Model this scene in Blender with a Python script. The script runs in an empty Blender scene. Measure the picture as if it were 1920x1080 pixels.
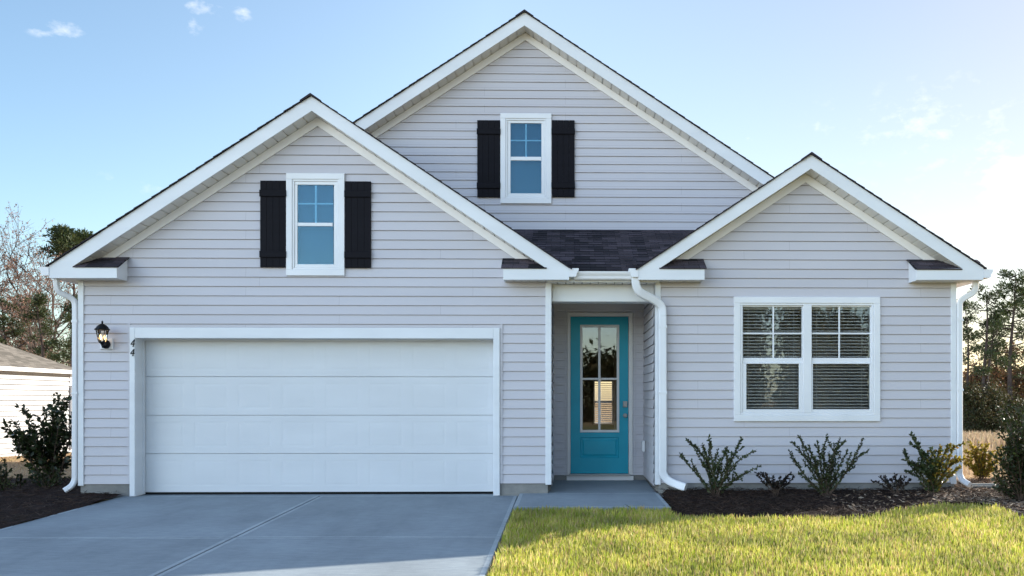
import bpy, math, random
import numpy as np
from mathutils import Vector, Matrix, noise
R = math.radians
scene = bpy.context.scene
COL = scene.collection
rnd = random.Random(7)

# ------------------------------------------------------------------ camera model (used to measure sizes on real planes)
F = 1632.0; YAW = R(1.05); HY = 748.0; PX = 1090.0
CX, CY, CZ = 0.0, -12.0, 1.31
FW = Vector((math.sin(YAW), math.cos(YAW), 0)); RT = Vector((math.cos(YAW), -math.sin(YAW), 0))
def ray(px, py): return FW + RT*((px-PX)/F) + Vector((0,0,1))*((HY-py)/F)
def at(px, py, Y):
    d = ray(px, py); t = (Y-CY)/d.y
    return (CX+d.x*t, CZ+d.z*t)
def ax(px, Y): return at(px, 700, Y)[0]
def az(py, Y, px=1060): return at(px, py, Y)[1]
def zg(x, y):
    if y <= 0: return 0.025*max(y, -14)
    if y < 4: return 0.0
    return -0.028*min(y-4, 46)
def gp(px, py, off=0.0):
    d = ray(px, py); lo, hi = 2.0, 200.0
    for _ in range(50):
        m = (lo+hi)/2
        if CZ+d.z*m > zg(CX+d.x*m, CY+d.y*m)+off: lo = m
        else: hi = m
    return (CX+d.x*lo, CY+d.y*lo)

cam_d = bpy.data.cameras.new("camera"); cam = bpy.data.objects.new("camera", cam_d); COL.objects.link(cam)
cam.location = (CX, CY, CZ); cam.rotation_euler = (R(90), 0, -YAW)
cam_d.sensor_width = 36; cam_d.lens = F/1920*36
cam_d.shift_x = (960-PX)/1920; cam_d.shift_y = (HY-540)/1920
cam_d.clip_end = 3000; scene.camera = cam

# ------------------------------------------------------------------ materials
def newmat(name):
    m = bpy.data.materials.new(name); m.use_nodes = True
    nt = m.node_tree; nt.nodes.clear()
    out = nt.nodes.new('ShaderNodeOutputMaterial')
    return m, nt, out
def N(nt, t, **kw):
    n = nt.nodes.new(t)
    for k, v in kw.items():
        if k.startswith('i_'): n.inputs[k[2:].replace('_', ' ')].default_value = v
        else: setattr(n, k, v)
    return n
def ramp(nt, fac, stops):
    r = nt.nodes.new('ShaderNodeValToRGB'); e = r.color_ramp.elements
    while len(e) < len(stops): e.new(0.5)
    for el, (p, c) in zip(e, stops): el.position = p; el.color = (*c, 1)
    nt.links.new(fac, r.inputs[0]); return r.outputs[0]
def objco(nt, scale=(1,1,1)):
    tc = nt.nodes.new('ShaderNodeTexCoord'); mp = nt.nodes.new('ShaderNodeMapping')
    mp.inputs['Scale'].default_value = scale
    nt.links.new(tc.outputs['Object'], mp.inputs[0]); return mp.outputs[0]
def paint(name, col, rough=0.5, var=0.06, scale=(3,3,3), bump=0.0, bscale=60, spec=0.4, dirt=None):
    m, nt, out = newmat(name); L = nt.links.new
    p = N(nt, 'ShaderNodeBsdfPrincipled'); p.inputs['Roughness'].default_value = rough
    p.inputs['Specular IOR Level'].default_value = spec
    co = objco(nt, scale); nz = N(nt, 'ShaderNodeTexNoise'); nz.inputs['Scale'].default_value = 1.0; nz.inputs['Detail'].default_value = 6
    L(co, nz.inputs['Vector'])
    c1 = tuple(max(0, c*(1-var)) for c in col); c2 = tuple(min(1, c*(1+var)) for c in col)
    L(ramp(nt, nz.outputs[0], [(0.3, c1), (0.7, c2)]), p.inputs['Base Color'])
    if bump:
        n2 = N(nt, 'ShaderNodeTexNoise'); n2.inputs['Scale'].default_value = bscale; n2.inputs['Detail'].default_value = 4
        L(objco(nt), n2.inputs['Vector'])
        b = N(nt, 'ShaderNodeBump'); b.inputs['Strength'].default_value = bump; b.inputs['Distance'].default_value = 0.01
        L(n2.outputs[0], b.inputs['Height']); L(b.outputs[0], p.inputs['Normal'])
    L(p.outputs[0], out.inputs[0]); return m
def leafmat(name, cols, trans=0.35, rough=0.5, spec=0.3, tcol=None):
    m, nt, out = newmat(name); L = nt.links.new
    g = N(nt, 'ShaderNodeNewGeometry')
    k = len(cols)
    c = ramp(nt, g.outputs['Random Per Island'], [(i/(k-1), cols[i]) for i in range(k)])
    nz = N(nt, 'ShaderNodeTexNoise'); nz.inputs['Scale'].default_value = 1.3; L(objco(nt), nz.inputs['Vector'])
    mx = N(nt, 'ShaderNodeMix', data_type='RGBA', blend_type='MULTIPLY'); mx.inputs[0].default_value = 1.0
    L(c, mx.inputs[6]); L(ramp(nt, nz.outputs[0], [(0.35, (.72,.74,.72)), (0.65, (1.25,1.2,1.1))]), mx.inputs[7])
    p = N(nt, 'ShaderNodeBsdfPrincipled'); p.inputs['Roughness'].default_value = rough; p.inputs['Specular IOR Level'].default_value = spec
    L(mx.outputs[2], p.inputs['Base Color'])
    t = N(nt, 'ShaderNodeBsdfTranslucent'); L(mx.outputs[2], t.inputs[0])
    s = N(nt, 'ShaderNodeMixShader'); s.inputs[0].default_value = trans
    L(p.outputs[0], s.inputs[1]); L(t.outputs[0], s.inputs[2]); L(s.outputs[0], out.inputs[0]); return m
def glass(name, tint=(0.9,0.95,0.95), lo=0.10, hi=1.0, gc=(1,1,1)):
    m, nt, out = newmat(name); L = nt.links.new
    fr = N(nt, 'ShaderNodeFresnel'); fr.inputs[0].default_value = 1.5
    mr = N(nt, 'ShaderNodeMapRange'); mr.inputs['From Min'].default_value = 0.04; mr.inputs['To Min'].default_value = lo; mr.inputs['To Max'].default_value = hi
    L(fr.outputs[0], mr.inputs[0])
    tr = N(nt, 'ShaderNodeBsdfTransparent'); tr.inputs[0].default_value = (*tint, 1)
    gl = N(nt, 'ShaderNodeBsdfGlossy'); gl.inputs['Roughness'].default_value = 0.01; gl.inputs['Color'].default_value = (*gc, 1)
    nz = N(nt, 'ShaderNodeTexNoise'); nz.inputs['Scale'].default_value = 1.7; L(objco(nt), nz.inputs['Vector'])
    b = N(nt, 'ShaderNodeBump'); b.inputs['Strength'].default_value = 0.05; b.inputs['Distance'].default_value = 0.02
    L(nz.outputs[0], b.inputs['Height']); L(b.outputs[0], gl.inputs['Normal'])
    s = N(nt, 'ShaderNodeMixShader'); L(mr.outputs[0], s.inputs[0]); L(tr.outputs[0], s.inputs[1]); L(gl.outputs[0], s.inputs[2])
    L(s.outputs[0], out.inputs[0]); return m

M = {}
def seam_on(m):   # butt seams where the vinyl lengths overlap
    nt = m.node_tree; L = nt.links.new; p = next(n for n in nt.nodes if n.type == 'BSDF_PRINCIPLED'); src = p.inputs['Base Color'].links[0].from_socket
    tc = nt.nodes.new('ShaderNodeTexCoord'); sp = nt.nodes.new('ShaderNodeSeparateXYZ'); cb = nt.nodes.new('ShaderNodeCombineXYZ')
    L(tc.outputs['Object'], sp.inputs[0]); L(sp.outputs[0], cb.inputs[0])
    ad = nt.nodes.new('ShaderNodeMath'); ad.operation = 'SUBTRACT'; ad.inputs[1].default_value = .148; L(sp.outputs[2], ad.inputs[0]); L(ad.outputs[0], cb.inputs[1])
    bt = nt.nodes.new('ShaderNodeTexBrick'); bt.offset = .41; bt.offset_frequency = 2; bt.squash = 1.35; bt.squash_frequency = 3
    bt.inputs['Scale'].default_value = 1; bt.inputs['Brick Width'].default_value = 3.1; bt.inputs['Row Height'].default_value = .1287; bt.inputs['Mortar Size'].default_value = .0022
    bt.inputs['Color1'].default_value = (1,1,1,1); bt.inputs['Color2'].default_value = (.978,.978,.984,1); bt.inputs['Mortar'].default_value = (.72,.70,.70,1)
    L(cb.outputs[0], bt.inputs[0])
    mx = nt.nodes.new('ShaderNodeMix'); mx.data_type = 'RGBA'; mx.blend_type = 'MULTIPLY'; mx.inputs[0].default_value = 1
    L(src, mx.inputs[6]); L(bt.outputs[0], mx.inputs[7]); L(mx.outputs[2], p.inputs['Base Color'])
M['siding'] = paint('vinyl_siding', (.53,.507,.53), .45, .04, (.5,.5,2.5), bump=.08, bscale=40)
seam_on(M['siding'])
M['siding_w'] = paint('white_siding', (.40,.40,.41), .5, .03)
M['trim'] = paint('white_trim', (.71,.72,.735), .4, .05, (1.2,1.2,4), bump=.03)
M['soffit'] = paint('vinyl_soffit', (.73,.71,.68), .5, .04)
M['cream'] = paint('cream_trim', (.81,.785,.775), .45, .03)
M['vinyl'] = paint('white_vinyl', (.74,.74,.75), .35, .04, (2,2,2))
M['garage'] = paint('garage_steel', (.64,.65,.66), .45, .03, (1,1,4), bump=.15, bscale=90)
M['teal'] = paint('teal_paint', (.006,.31,.42), .4, .06, spec=.3)
M['shutter'] = paint('black_shutter', (.0055,.005,.008), .7, .15, (2,2,20), spec=.15)
M['black'] = paint('black_metal', (.006,.006,.007), .5, .1, spec=.2)
M['rubber'] = paint('rubber_seal', (.006,.006,.006), .9, .1)
M['nickel'] = paint('satin_nickel', (.35,.33,.31), .35, .05, spec=.8)
M['pbrown'] = paint('interior_paint', (.30,.27,.22), .8, .05)
M['sky_blue'] = paint('painted_sky_reflection', (.018,.058,.098), .6, .05)  # sky reflection of the gable windows painted as a dark blue
M['dgap'] = paint('joint_earth', (.03,.028,.025), .95, .2)

def concrete(name, col, grain=(1.2, 14, 1)):
    m, nt, out = newmat(name); L = nt.links.new
    p = N(nt, 'ShaderNodeBsdfPrincipled'); p.inputs['Roughness'].default_value = .85; p.inputs['Specular IOR Level'].default_value = .25
    a = N(nt, 'ShaderNodeTexNoise'); a.inputs['Scale'].default_value = .9; a.inputs['Detail'].default_value = 8; L(objco(nt), a.inputs[0])
    b = N(nt, 'ShaderNodeTexNoise'); b.inputs['Scale'].default_value = 3; b.inputs['Detail'].default_value = 6; L(objco(nt, grain), b.inputs[0])
    s = N(nt, 'ShaderNodeTexNoise'); s.inputs['Scale'].default_value = 150; L(objco(nt), s.inputs[0])
    c = ramp(nt, a.outputs[0], [(.3, tuple(x*.84 for x in col)), (.7, tuple(x*1.12 for x in col))])
    m1 = N(nt, 'ShaderNodeMix', data_type='RGBA', blend_type='MULTIPLY'); m1.inputs[0].default_value = 1
    L(c, m1.inputs[6]); L(ramp(nt, b.outputs[0], [(.3, (.88,.88,.9)), (.7, (1.08,1.08,1.07))]), m1.inputs[7])
    m2 = N(nt, 'ShaderNodeMix', data_type='RGBA', blend_type='MULTIPLY'); m2.inputs[0].default_value = 1
    L(m1.outputs[2], m2.inputs[6]); L(ramp(nt, s.outputs[0], [(.3, (.9,.9,.9)), (.7, (1.08,1.08,1.08))]), m2.inputs[7])
    t = N(nt, 'ShaderNodeTexNoise'); t.inputs['Scale'].default_value = 1.6; t.inputs['Detail'].default_value = 5; t.inputs['Roughness'].default_value = .7; L(objco(nt, (1.3,.22,1)), t.inputs[0])
    m3 = N(nt, 'ShaderNodeMix', data_type='RGBA', blend_type='MULTIPLY'); m3.inputs[0].default_value = 1
    L(m2.outputs[2], m3.inputs[6]); L(ramp(nt, t.outputs[0], [(.34, (.91,.915,.92)), (.48, (1,1,1)), (.7, (1.05,1.05,1.05))]), m3.inputs[7])
    L(m3.outputs[2], p.inputs['Base Color'])
    bm = N(nt, 'ShaderNodeBump'); bm.inputs['Strength'].default_value = .3; bm.inputs['Distance'].default_value = .004
    L(b.outputs[0], bm.inputs['Height']); L(bm.outputs[0], p.inputs['Normal'])
    L(p.outputs[0], out.inputs[0]); return m
M['concrete'] = concrete('broomed_concrete', (.25,.285,.305), (2.5, 12, 1))
M['edge'] = concrete('tooled_edge_concrete', (.34,.38,.40), (4, 4, 1))
M['slate'] = concrete('weathered_concrete', (.22,.23,.22), (3,3,6))
M['found'] = concrete('foundation_concrete', (.26,.25,.23), (3,3,6))

def shingle(name, cols, bw=.3, rh=.13):
    m, nt, out = newmat(name); L = nt.links.new
    p = N(nt, 'ShaderNodeBsdfPrincipled'); p.inputs['Roughness'].default_value = .9; p.inputs['Specular IOR Level'].default_value = .2
    tc = N(nt, 'ShaderNodeTexCoord')
    bt = N(nt, 'ShaderNodeTexBrick'); bt.offset = .37; bt.inputs['Scale'].default_value = 1
    bt.inputs['Brick Width'].default_value = bw; bt.inputs['Row Height'].default_value = rh; bt.inputs['Mortar Size'].default_value = .003
    bt.inputs['Color1'].default_value = (*cols[0], 1); bt.inputs['Color2'].default_value = (*cols[1], 1); bt.inputs['Mortar'].default_value = (*[c*.3 for c in cols[0]], 1)
    L(tc.outputs['UV'], bt.inputs[0])
    nz = N(nt, 'ShaderNodeTexNoise'); nz.inputs['Scale'].default_value = 90; L(objco(nt), nz.inputs[0])
    m2 = N(nt, 'ShaderNodeMix', data_type='RGBA', blend_type='MULTIPLY'); m2.inputs[0].default_value = 1
    L(bt.outputs[0], m2.inputs[6]); L(ramp(nt, nz.outputs[0], [(.3, (.6,.6,.62)), (.7, (1.4,1.38,1.35))]), m2.inputs[7])
    L(m2.outputs[2], p.inputs['Base Color']); L(p.outputs[0], out.inputs[0]); return m
M['roof'] = shingle('charcoal_shingles', [(.010,.010,.013), (.085,.068,.080)], .21, .125)
M['roof_n'] = shingle('weathered_shingles', [(.10,.09,.075), (.19,.17,.145)])

def groundmat(name, cols, sc=6, fine=60, bump=.5):
    m, nt, out = newmat(name); L = nt.links.new
    p = N(nt, 'ShaderNodeBsdfPrincipled'); p.inputs['Roughness'].default_value = .95; p.inputs['Specular IOR Level'].default_value = .1
    a = N(nt, 'ShaderNodeTexNoise'); a.inputs['Scale'].default_value = sc; a.inputs['Detail'].default_value = 10; a.inputs['Roughness'].default_value = .65; L(objco(nt), a.inputs[0])
    b = N(nt, 'ShaderNodeTexNoise'); b.inputs['Scale'].default_value = fine; b.inputs['Detail'].default_value = 5; L(objco(nt), b.inputs[0])
    k = len(cols)
    c = ramp(nt, a.outputs[0], [(.3+.4*i/(k-1), cols[i]) for i in range(k)])
    m1 = N(nt, 'ShaderNodeMix', data_type='RGBA', blend_type='MULTIPLY'); m1.inputs[0].default_value = 1
    L(c, m1.inputs[6]); L(ramp(nt, b.outputs[0], [(.3, (.6,.6,.6)), (.7, (1.4,1.4,1.4))]), m1.inputs[7])
    L(m1.outputs[2], p.inputs['Base Color'])
    bm = N(nt, 'ShaderNodeBump'); bm.inputs['Strength'].default_value = bump; bm.inputs['Distance'].default_value = .03
    L(b.outputs[0], bm.inputs['Height']); L(bm.outputs[0], p.inputs['Normal'])
    L(p.outputs[0], out.inputs[0]); return m
M['field'] = groundmat('dry_field', [(.22,.13,.06), (.34,.22,.12), (.28,.20,.08)], .6, 9)
M['lawnsoil'] = groundmat('lawn_soil', [(.16,.15,.05), (.24,.20,.08), (.18,.18,.05)], 5, 60)
M['mulch'] = groundmat('bark_mulch', [(.012,.008,.007), (.026,.015,.012), (.045,.024,.018)], 7, 45, 1.0)
M['straw'] = leafmat('pine_straw', [(.026,.016,.012), (.055,.032,.022), (.022,.016,.014), (.09,.06,.045)], .1, .8)
M['chips'] = leafmat('sandy_debris', [(.22,.17,.13), (.34,.26,.2), (.12,.07,.05), (.45,.37,.30)], .05, .9)
M['grass'] = leafmat('grass_blades', [(.20,.30,.02), (.50,.47,.10), (.32,.40,.03), (.60,.46,.26), (.22,.31,.02), (.54,.48,.14), (.42,.27,.15), (.42,.46,.06), (.62,.56,.24)], .45, .5, .25)
M['drygrass'] = leafmat('dry_grass', [(.42,.30,.20), (.30,.20,.13), (.50,.40,.29), (.33,.27,.14)], .35, .8)
M['bark'] = paint('tree_bark', (.055,.040,.032), .95, .3, (6,6,2))
M['bark_pine'] = paint('pine_bark', (.06,.042,.035), .95, .35, (5,5,1.5))
M['stem'] = paint('woody_stem', (.07,.045,.03), .9, .2, (9,9,9))
M['pine'] = leafmat('pine_needles', [(.035,.055,.018), (.06,.08,.03), (.025,.042,.016), (.08,.085,.03)], .3, .6)
M['redleaf'] = leafmat('russet_leaves', [(.24,.13,.11), (.32,.18,.14), (.18,.12,.10), (.28,.20,.14)], .4, .7)
M['brownleaf'] = leafmat('brown_woods', [(.12,.065,.035), (.18,.09,.045), (.09,.055,.03), (.06,.065,.02)], .35, .8)
M['everleaf'] = leafmat('evergreen_understory', [(.025,.035,.014), (.06,.065,.02), (.05,.04,.02), (.11,.08,.03)], .3, .6)
M['privet'] = leafmat('shrub_leaves', [(.026,.048,.014), (.05,.072,.022), (.035,.052,.018), (.075,.085,.032)], .25, .4, .5)
M['yellowleaf'] = leafmat('yellowing_leaves', [(.16,.15,.02), (.30,.22,.03), (.08,.09,.015), (.22,.12,.03)], .45, .5)
M['darkleaf'] = leafmat('dark_glossy_leaves', [(.018,.028,.009), (.036,.05,.014), (.026,.034,.012)], .2, .4, .3)
M['loro'] = leafmat('plum_leaves', [(.02,.018,.016), (.035,.022,.02), (.016,.024,.014)], .2, .5)
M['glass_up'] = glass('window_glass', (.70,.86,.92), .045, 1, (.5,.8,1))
M['glass'] = glass('clear_glass', (.92,.92,.90), .065, 1, (.82,.92,1))
M['glass_lamp'] = glass('lantern_glass', (.95,.9,.8), .06)
def emit(name, col, s):
    m, nt, out = newmat(name); e = N(nt, 'ShaderNodeEmission'); e.inputs[0].default_value = (*col, 1); e.inputs[1].default_value = s
    nt.links.new(e.outputs[0], out.inputs[0]); return m
M['bulb'] = emit('lit_bulb', (1, .62, .28), 3.2)

# ------------------------------------------------------------------ mesh builder
class MB:
    def __init__(s): s.v = []; s.f = []; s.uv = {}
    def quad(s, *p, uv=None):
        n = len(s.v); s.v += [tuple(q) for q in p]; s.f.append(tuple(range(n, n+len(p))))
        if uv: s.uv[len(s.f)-1] = uv
    def box(s, x0, x1, y0, y1, z0, z1):
        if x0 > x1: x0, x1 = x1, x0
        if y0 > y1: y0, y1 = y1, y0
        if z0 > z1: z0, z1 = z1, z0
        n = len(s.v)
        s.v += [(x0,y0,z0),(x1,y0,z0),(x1,y1,z0),(x0,y1,z0),(x0,y0,z1),(x1,y0,z1),(x1,y1,z1),(x0,y1,z1)]
        for f in ((0,3,2,1),(4,5,6,7),(0,1,5,4),(1,2,6,5),(2,3,7,6),(3,0,4,7)): s.f.append(tuple(n+i for i in f))
        return s
    def cbox(s, x0, x1, y0, y1, z0, z1, c=.004):   # chamfered on its front (-Y) edges
        if x0 > x1: x0, x1 = x1, x0
        if z0 > z1: z0, z1 = z1, z0
        n = len(s.v)
        s.v += [(x0,y1,z0),(x1,y1,z0),(x1,y1,z1),(x0,y1,z1),(x0,y0+c,z0),(x1,y0+c,z0),(x1,y0+c,z1),(x0,y0+c,z1),
                (x0+c,y0,z0+c),(x1-c,y0,z0+c),(x1-c,y0,z1-c),(x0+c,y0,z1-c)]
        for f in ((0,3,2,1),(0,1,5,4),(1,2,6,5),(2,3,7,6),(3,0,4,7),(4,5,9,8),(5,6,10,9),(6,7,11,10),(7,4,8,11),(8,9,10,11)): s.f.append(tuple(n+i for i in f))
        return s
    def frame(s, x0, x1, z0, z1, w, y0, y1, wb=None, wt=None, c=.004):   # rectangular ring, butt joints
        wb = w if wb is None else wb; wt = w if wt is None else wt
        s.cbox(x0, x1, y0, y1, z1-wt, z1, c); s.cbox(x0, x1, y0, y1, z0, z0+wb, c)
        s.cbox(x0, x0+w, y0+.001, y1, z0+wb, z1-wt, c); s.cbox(x1-w, x1, y0+.001, y1, z0+wb, z1-wt, c); return s
    def prism_y(s, pts, y0, y1):   # polygon in XZ extruded along Y
        n = len(s.v); k = len(pts)
        s.v += [(p[0], y0, p[1]) for p in pts] + [(p[0], y1, p[1]) for p in pts]
        s.f.append(tuple(range(n, n+k))); s.f.append(tuple(reversed(range(n+k, n+2*k))))
        for i in range(k): j = (i+1) % k; s.f.append((n+i, n+k+i, n+k+j, n+j))
        return s
    def prism_x(s, pts, x0, x1):   # polygon in YZ extruded along X
        n = len(s.v); k = len(pts)
        s.v += [(x0, p[0], p[1]) for p in pts] + [(x1, p[0], p[1]) for p in pts]
        s.f.append(tuple(range(n, n+k))); s.f.append(tuple(reversed(range(n+k, n+2*k))))
        for i in range(k): j = (i+1) % k; s.f.append((n+i, n+k+i, n+k+j, n+j))
        return s
    def sweep(s, path, w, d, side=Vector((0,1,0)), r=.012):   # rounded rectangle swept along a path (downspouts)
        prof = []
        for sx, sy in ((1,1),(-1,1),(-1,-1),(1,-1)):
            a = [(w/2-r, d/2), (w/2, d/2-r)] if sx*sy > 0 else [(w/2, d/2-r), (w/2-r, d/2)]
            prof += [(sx*u, sy*v) for u, v in a]
        prof = sorted(prof, key=lambda p: math.atan2(p[1]/d, p[0]/w)); k = len(prof); n0 = len(s.v)
        P = [Vector(p) for p in path]
        for i, p in enumerate(P):
            t = (P[min(i+1, len(P)-1)]-P[max(i-1, 0)]).normalized()
            u = t.cross(side).normalized(); v = u.cross(t).normalized()
            s.v += [tuple(p+u*a+v*b) for a, b in prof]
        for i in range(len(P)-1):
            for j in range(k):
                a = n0+i*k+j; b = n0+i*k+(j+1) % k; s.f.append((a, b, b+k, a+k))
        s.f.append(tuple(n0+j for j in range(k))); s.f.append(tuple(n0+(len(P)-1)*k+j for j in reversed(range(k)))); return s
    def tube(s, path, rad, k=6):
        P = [Vector(p) for p in path]; n0 = len(s.v); up = Vector((.3,.9,.2)).normalized()
        for i, p in enumerate(P):
            t = (P[min(i+1, len(P)-1)]-P[max(i-1, 0)]).normalized()
            u = t.cross(up)
            if u.length < .05: u = t.cross(Vector((1,0,0)))
            u.normalize(); v = u.cross(t)
            r = rad[i] if isinstance(rad, (list, tuple)) else rad
            s.v += [tuple(p+u*(r*math.cos(2*math.pi*j/k))+v*(r*math.sin(2*math.pi*j/k))) for j in range(k)]
        for i in range(len(P)-1):
            for j in range(k):
                a = n0+i*k+j; b = n0+i*k+(j+1) % k; s.f.append((a, b, b+k, a+k))
        s.f.append(tuple(n0+j for j in range(k))); s.f.append(tuple(n0+(len(P)-1)*k+j for j in reversed(range(k)))); return s
    def lathe(s, c, prof, k=16, ax='z'):   # prof: (radius, offset)
        n0 = len(s.v)
        for r, h in prof:
            for j in range(k):
                a = 2*math.pi*j/k
                if ax == 'z': s.v.append((c[0]+r*math.cos(a), c[1]+r*math.sin(a), c[2]+h))
                else: s.v.append((c[0]+r*math.cos(a), c[1]+h, c[2]+r*math.sin(a)))
        for i in range(len(prof)-1):
            for j in range(k):
                a = n0+i*k+j; b = n0+i*k+(j+1) % k; s.f.append((a, b, b+k, a+k))
        s.f.append(tuple(n0+j for j in range(k))); s.f.append(tuple(n0+(len(prof)-1)*k+j for j in range(k))); return s
    def build(s, name, mat, parent=None, smooth=False):
        me = bpy.data.meshes.new(name); me.from_pydata(s.v, [], s.f); me.materials.append(mat)
        if s.uv:
            ul = me.uv_layers.new(name='UVMap')
            for fi, uvs in s.uv.items():
                ls = me.polygons[fi].loop_start
                for i, u in enumerate(uvs): ul.data[ls+i].uv = u
        if smooth:
            for p in me.polygons: p.use_smooth = True
        return link(name, me, parent)
def world_off(o):
    v = Vector((0,0,0))
    while o is not None: v += o.location; o = o.parent
    return v
def link(name, me, parent=None):
    o = bpy.data.objects.new(name, me); COL.objects.link(o)
    if parent is not None:
        o.parent = parent; o.location = -world_off(parent)
    return o
def npmesh(name, V, quads, mat, parent=None, k=4):
    V = np.asarray(V, dtype=np.float32).reshape(-1, 3); q = np.asarray(quads, dtype=np.int32).reshape(-1, k)
    me = bpy.data.meshes.new(name); me.vertices.add(len(V)); me.vertices.foreach_set('co', V.ravel())
    me.loops.add(q.size); me.loops.foreach_set('vertex_index', q.ravel())
    me.polygons.add(len(q)); me.polygons.foreach_set('loop_start', np.arange(0, q.size, k, dtype=np.int32))
    me.update(calc_edges=True); me.materials.append(mat)
    return link(name, me, parent)
def empty(name, loc):
    o = bpy.data.objects.new(name, None); COL.objects.link(o); o.location = loc; o.empty_display_size = .2; return o
def tag(o, label=None, cat=None, group=None, kind=None):
    if label: o['label'] = label
    if cat: o['category'] = cat
    if group: o['group'] = group
    if kind: o['kind'] = kind
    return o

# leaves / blades as folded diamonds -----------------------------------------------------------
NR = np.random.default_rng(11)
def leaves(P, D, ln, wd):
    """P centres (n,3), D directions (n,3): diamond quads"""
    P = np.asarray(P, float); D = np.asarray(D, float); n = len(P)
    D /= np.linalg.norm(D, axis=1, keepdims=True)+1e-9
    r = NR.normal(size=(n, 3)); S = np.cross(D, r); S /= np.linalg.norm(S, axis=1, keepdims=True)+1e-9
    ln = np.broadcast_to(ln, (n,))[:, None]; wd = np.broadcast_to(wd, (n,))[:, None]
    V = np.stack([P, P+D*ln*.45+S*wd*.5, P+D*ln, P+D*ln*.45-S*wd*.5], 1)
    return V.reshape(-1, 3), np.arange(4*n).reshape(n, 4)

# ================================================================== HOUSE
YF = -.30; YM = 1.70; LAP = .1287
zB = 2.918; zT = 3.07
house = empty('house', (-.6, 6, 0))
tag(house, 'pale grey vinyl-sided one-storey house with three white-trimmed gables and a white garage door', 'house')

def siding(name, Y, zbase, zlo, zhi, span, holes, lip=.015, fac=-1, mat='siding', parent=house, vertical_axis='x'):
    """lap siding; span(z)->(x0,x1); holes: (x0,x1,z0,z1). Facing -Y (or, for side walls, fixed X)"""
    mb = MB()
    k = math.floor((zlo-zbase)/LAP)
    while zbase+k*LAP < zhi-1e-6:
        a, b = zbase+k*LAP, zbase+(k+1)*LAP; k += 1
        a0 = a
        cuts = [max(a, zlo), a0+LAP-.007, a0+LAP-.0065, min(b, zhi)]
        for h in holes:
            for q in (h[2], h[3]):
                if a < q < b: cuts.append(q)
        cuts = sorted(set(c for c in cuts if max(a, zlo) <= c <= min(b, zhi)))
        def prof(z):
            t = (z-a0)/LAP
            return Y-lip*(1-t)-.003 if z < a0+LAP-.0068 else Y+.004
        for c0, c1 in zip(cuts[:-1], cuts[1:]):
            if c1-c0 < 1e-5: continue
            zm = (c0+c1)/2
            s0, s1 = span(c0), span(c1)
            if s0 is None or s0[1]-s0[0] <= 0: continue
            if s1 is None or s1[1]-s1[0] < 0: m_ = (s0[0]+s0[1])/2; s1 = (m_, m_)
            iv = [(s0[0], s0[1], s1[0], s1[1])]
            for h in holes:
                if h[2] <= zm <= h[3]:
                    nv = []
                    for (p0, p1, q0, q1) in iv:
                        if h[0] >= p1 or h[1] <= p0: nv.append((p0,p1,q0,q1)); continue
                        if h[0] > p0: nv.append((p0, h[0], q0, h[0]))
                        if h[1] < p1: nv.append((h[1], p1, h[1], q1))
                    iv = nv
            for (p0, p1, q0, q1) in iv:
                ya, yb = prof(c0), prof(c1)
                A = [(p0, ya, c0), (p1, ya, c0), (q1, yb, c1), (q0, yb, c1)]
                U = [(p0, Y+.004, c0), (p1, Y+.004, c0), (p1, ya, c0), (p0, ya, c0)] if abs(c0-a0) < 1e-4 or c0 == zlo else None
                if vertical_axis == 'y':
                    X0, sg = vx_fix
                    tr = lambda p: (X0+sg*(p[1]-Y), p[0], p[2])
                    A = [tr(p) for p in A]; U = [tr(p) for p in U] if U else None
                mb.quad(*A)
                if U: mb.quad(*U)
    return mb.build(name, M[mat], parent)

# --- gable outlines measured on the fascia plane
LG = [at(x, y, YF) for x, y in ((92,498),(583,180),(1067,503),(1067,524.3),(943.5,524.3),(943.5,503.5),(1025,503.5),(584.3,207.5),(137,499),(219,499),(219,521.3),(92,521.3))]
RG = [at(x, y, YF) for x, y in ((1197,504),(1521,290),(1844,502.5),(1844,524.7),(1719,524.7),(1719,503.5),(1804,503),(1520.7,316),(1236,503.5),(1321,503.5),(1321,524.5),(1197,524.5))]
MA = at(983.5, 23, YM-.3); MAi = at(983.6, 47.5, YM-.3)
sl = (MA[1]-at(667, 232, YM-.3)[1])/(MA[0]-at(667, 232, YM-.3)[0]); sr = (at(1448, 328, YM-.3)[1]-MA[1])/(at(1448, 328, YM-.3)[0]-MA[0])
SM = (sl-sr)/2
XL0, XR0 = LG[0][0], LG[2][0]         # garage wing eave corners
XL1, XR1 = RG[0][0], RG[2][0]         # right wing eave corners
WL, WR = ax(147, 0), ax(1034, 0)      # garage wing wall
WL1, WR1 = ax(1228.5, 0), ax(1793, 0) # right wing wall
def inner(pts, apex_i, l_i, r_i):
    ap, l, r = pts[apex_i], pts[l_i], pts[r_i]
    return ap, (ap[1]-l[1])/(ap[0]-l[0]), (ap[1]-r[1])/(r[0]-ap[0])
Lap, Lsl, Lsr = inner(LG, 7, 8, 6); Rap, Rsl, Rsr = inner(RG, 7, 8, 6)
def gable_span(ap, s1, s2, x0, x1, drop=0.0):
    def f(z):
        a = ap[0]-(ap[1]-drop-z)/s1; b = ap[0]+(ap[1]-drop-z)/s2
        if z > ap[1]-drop: return (ap[0], ap[0])
        return (max(a, x0), min(b, x1))
    return f

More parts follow.
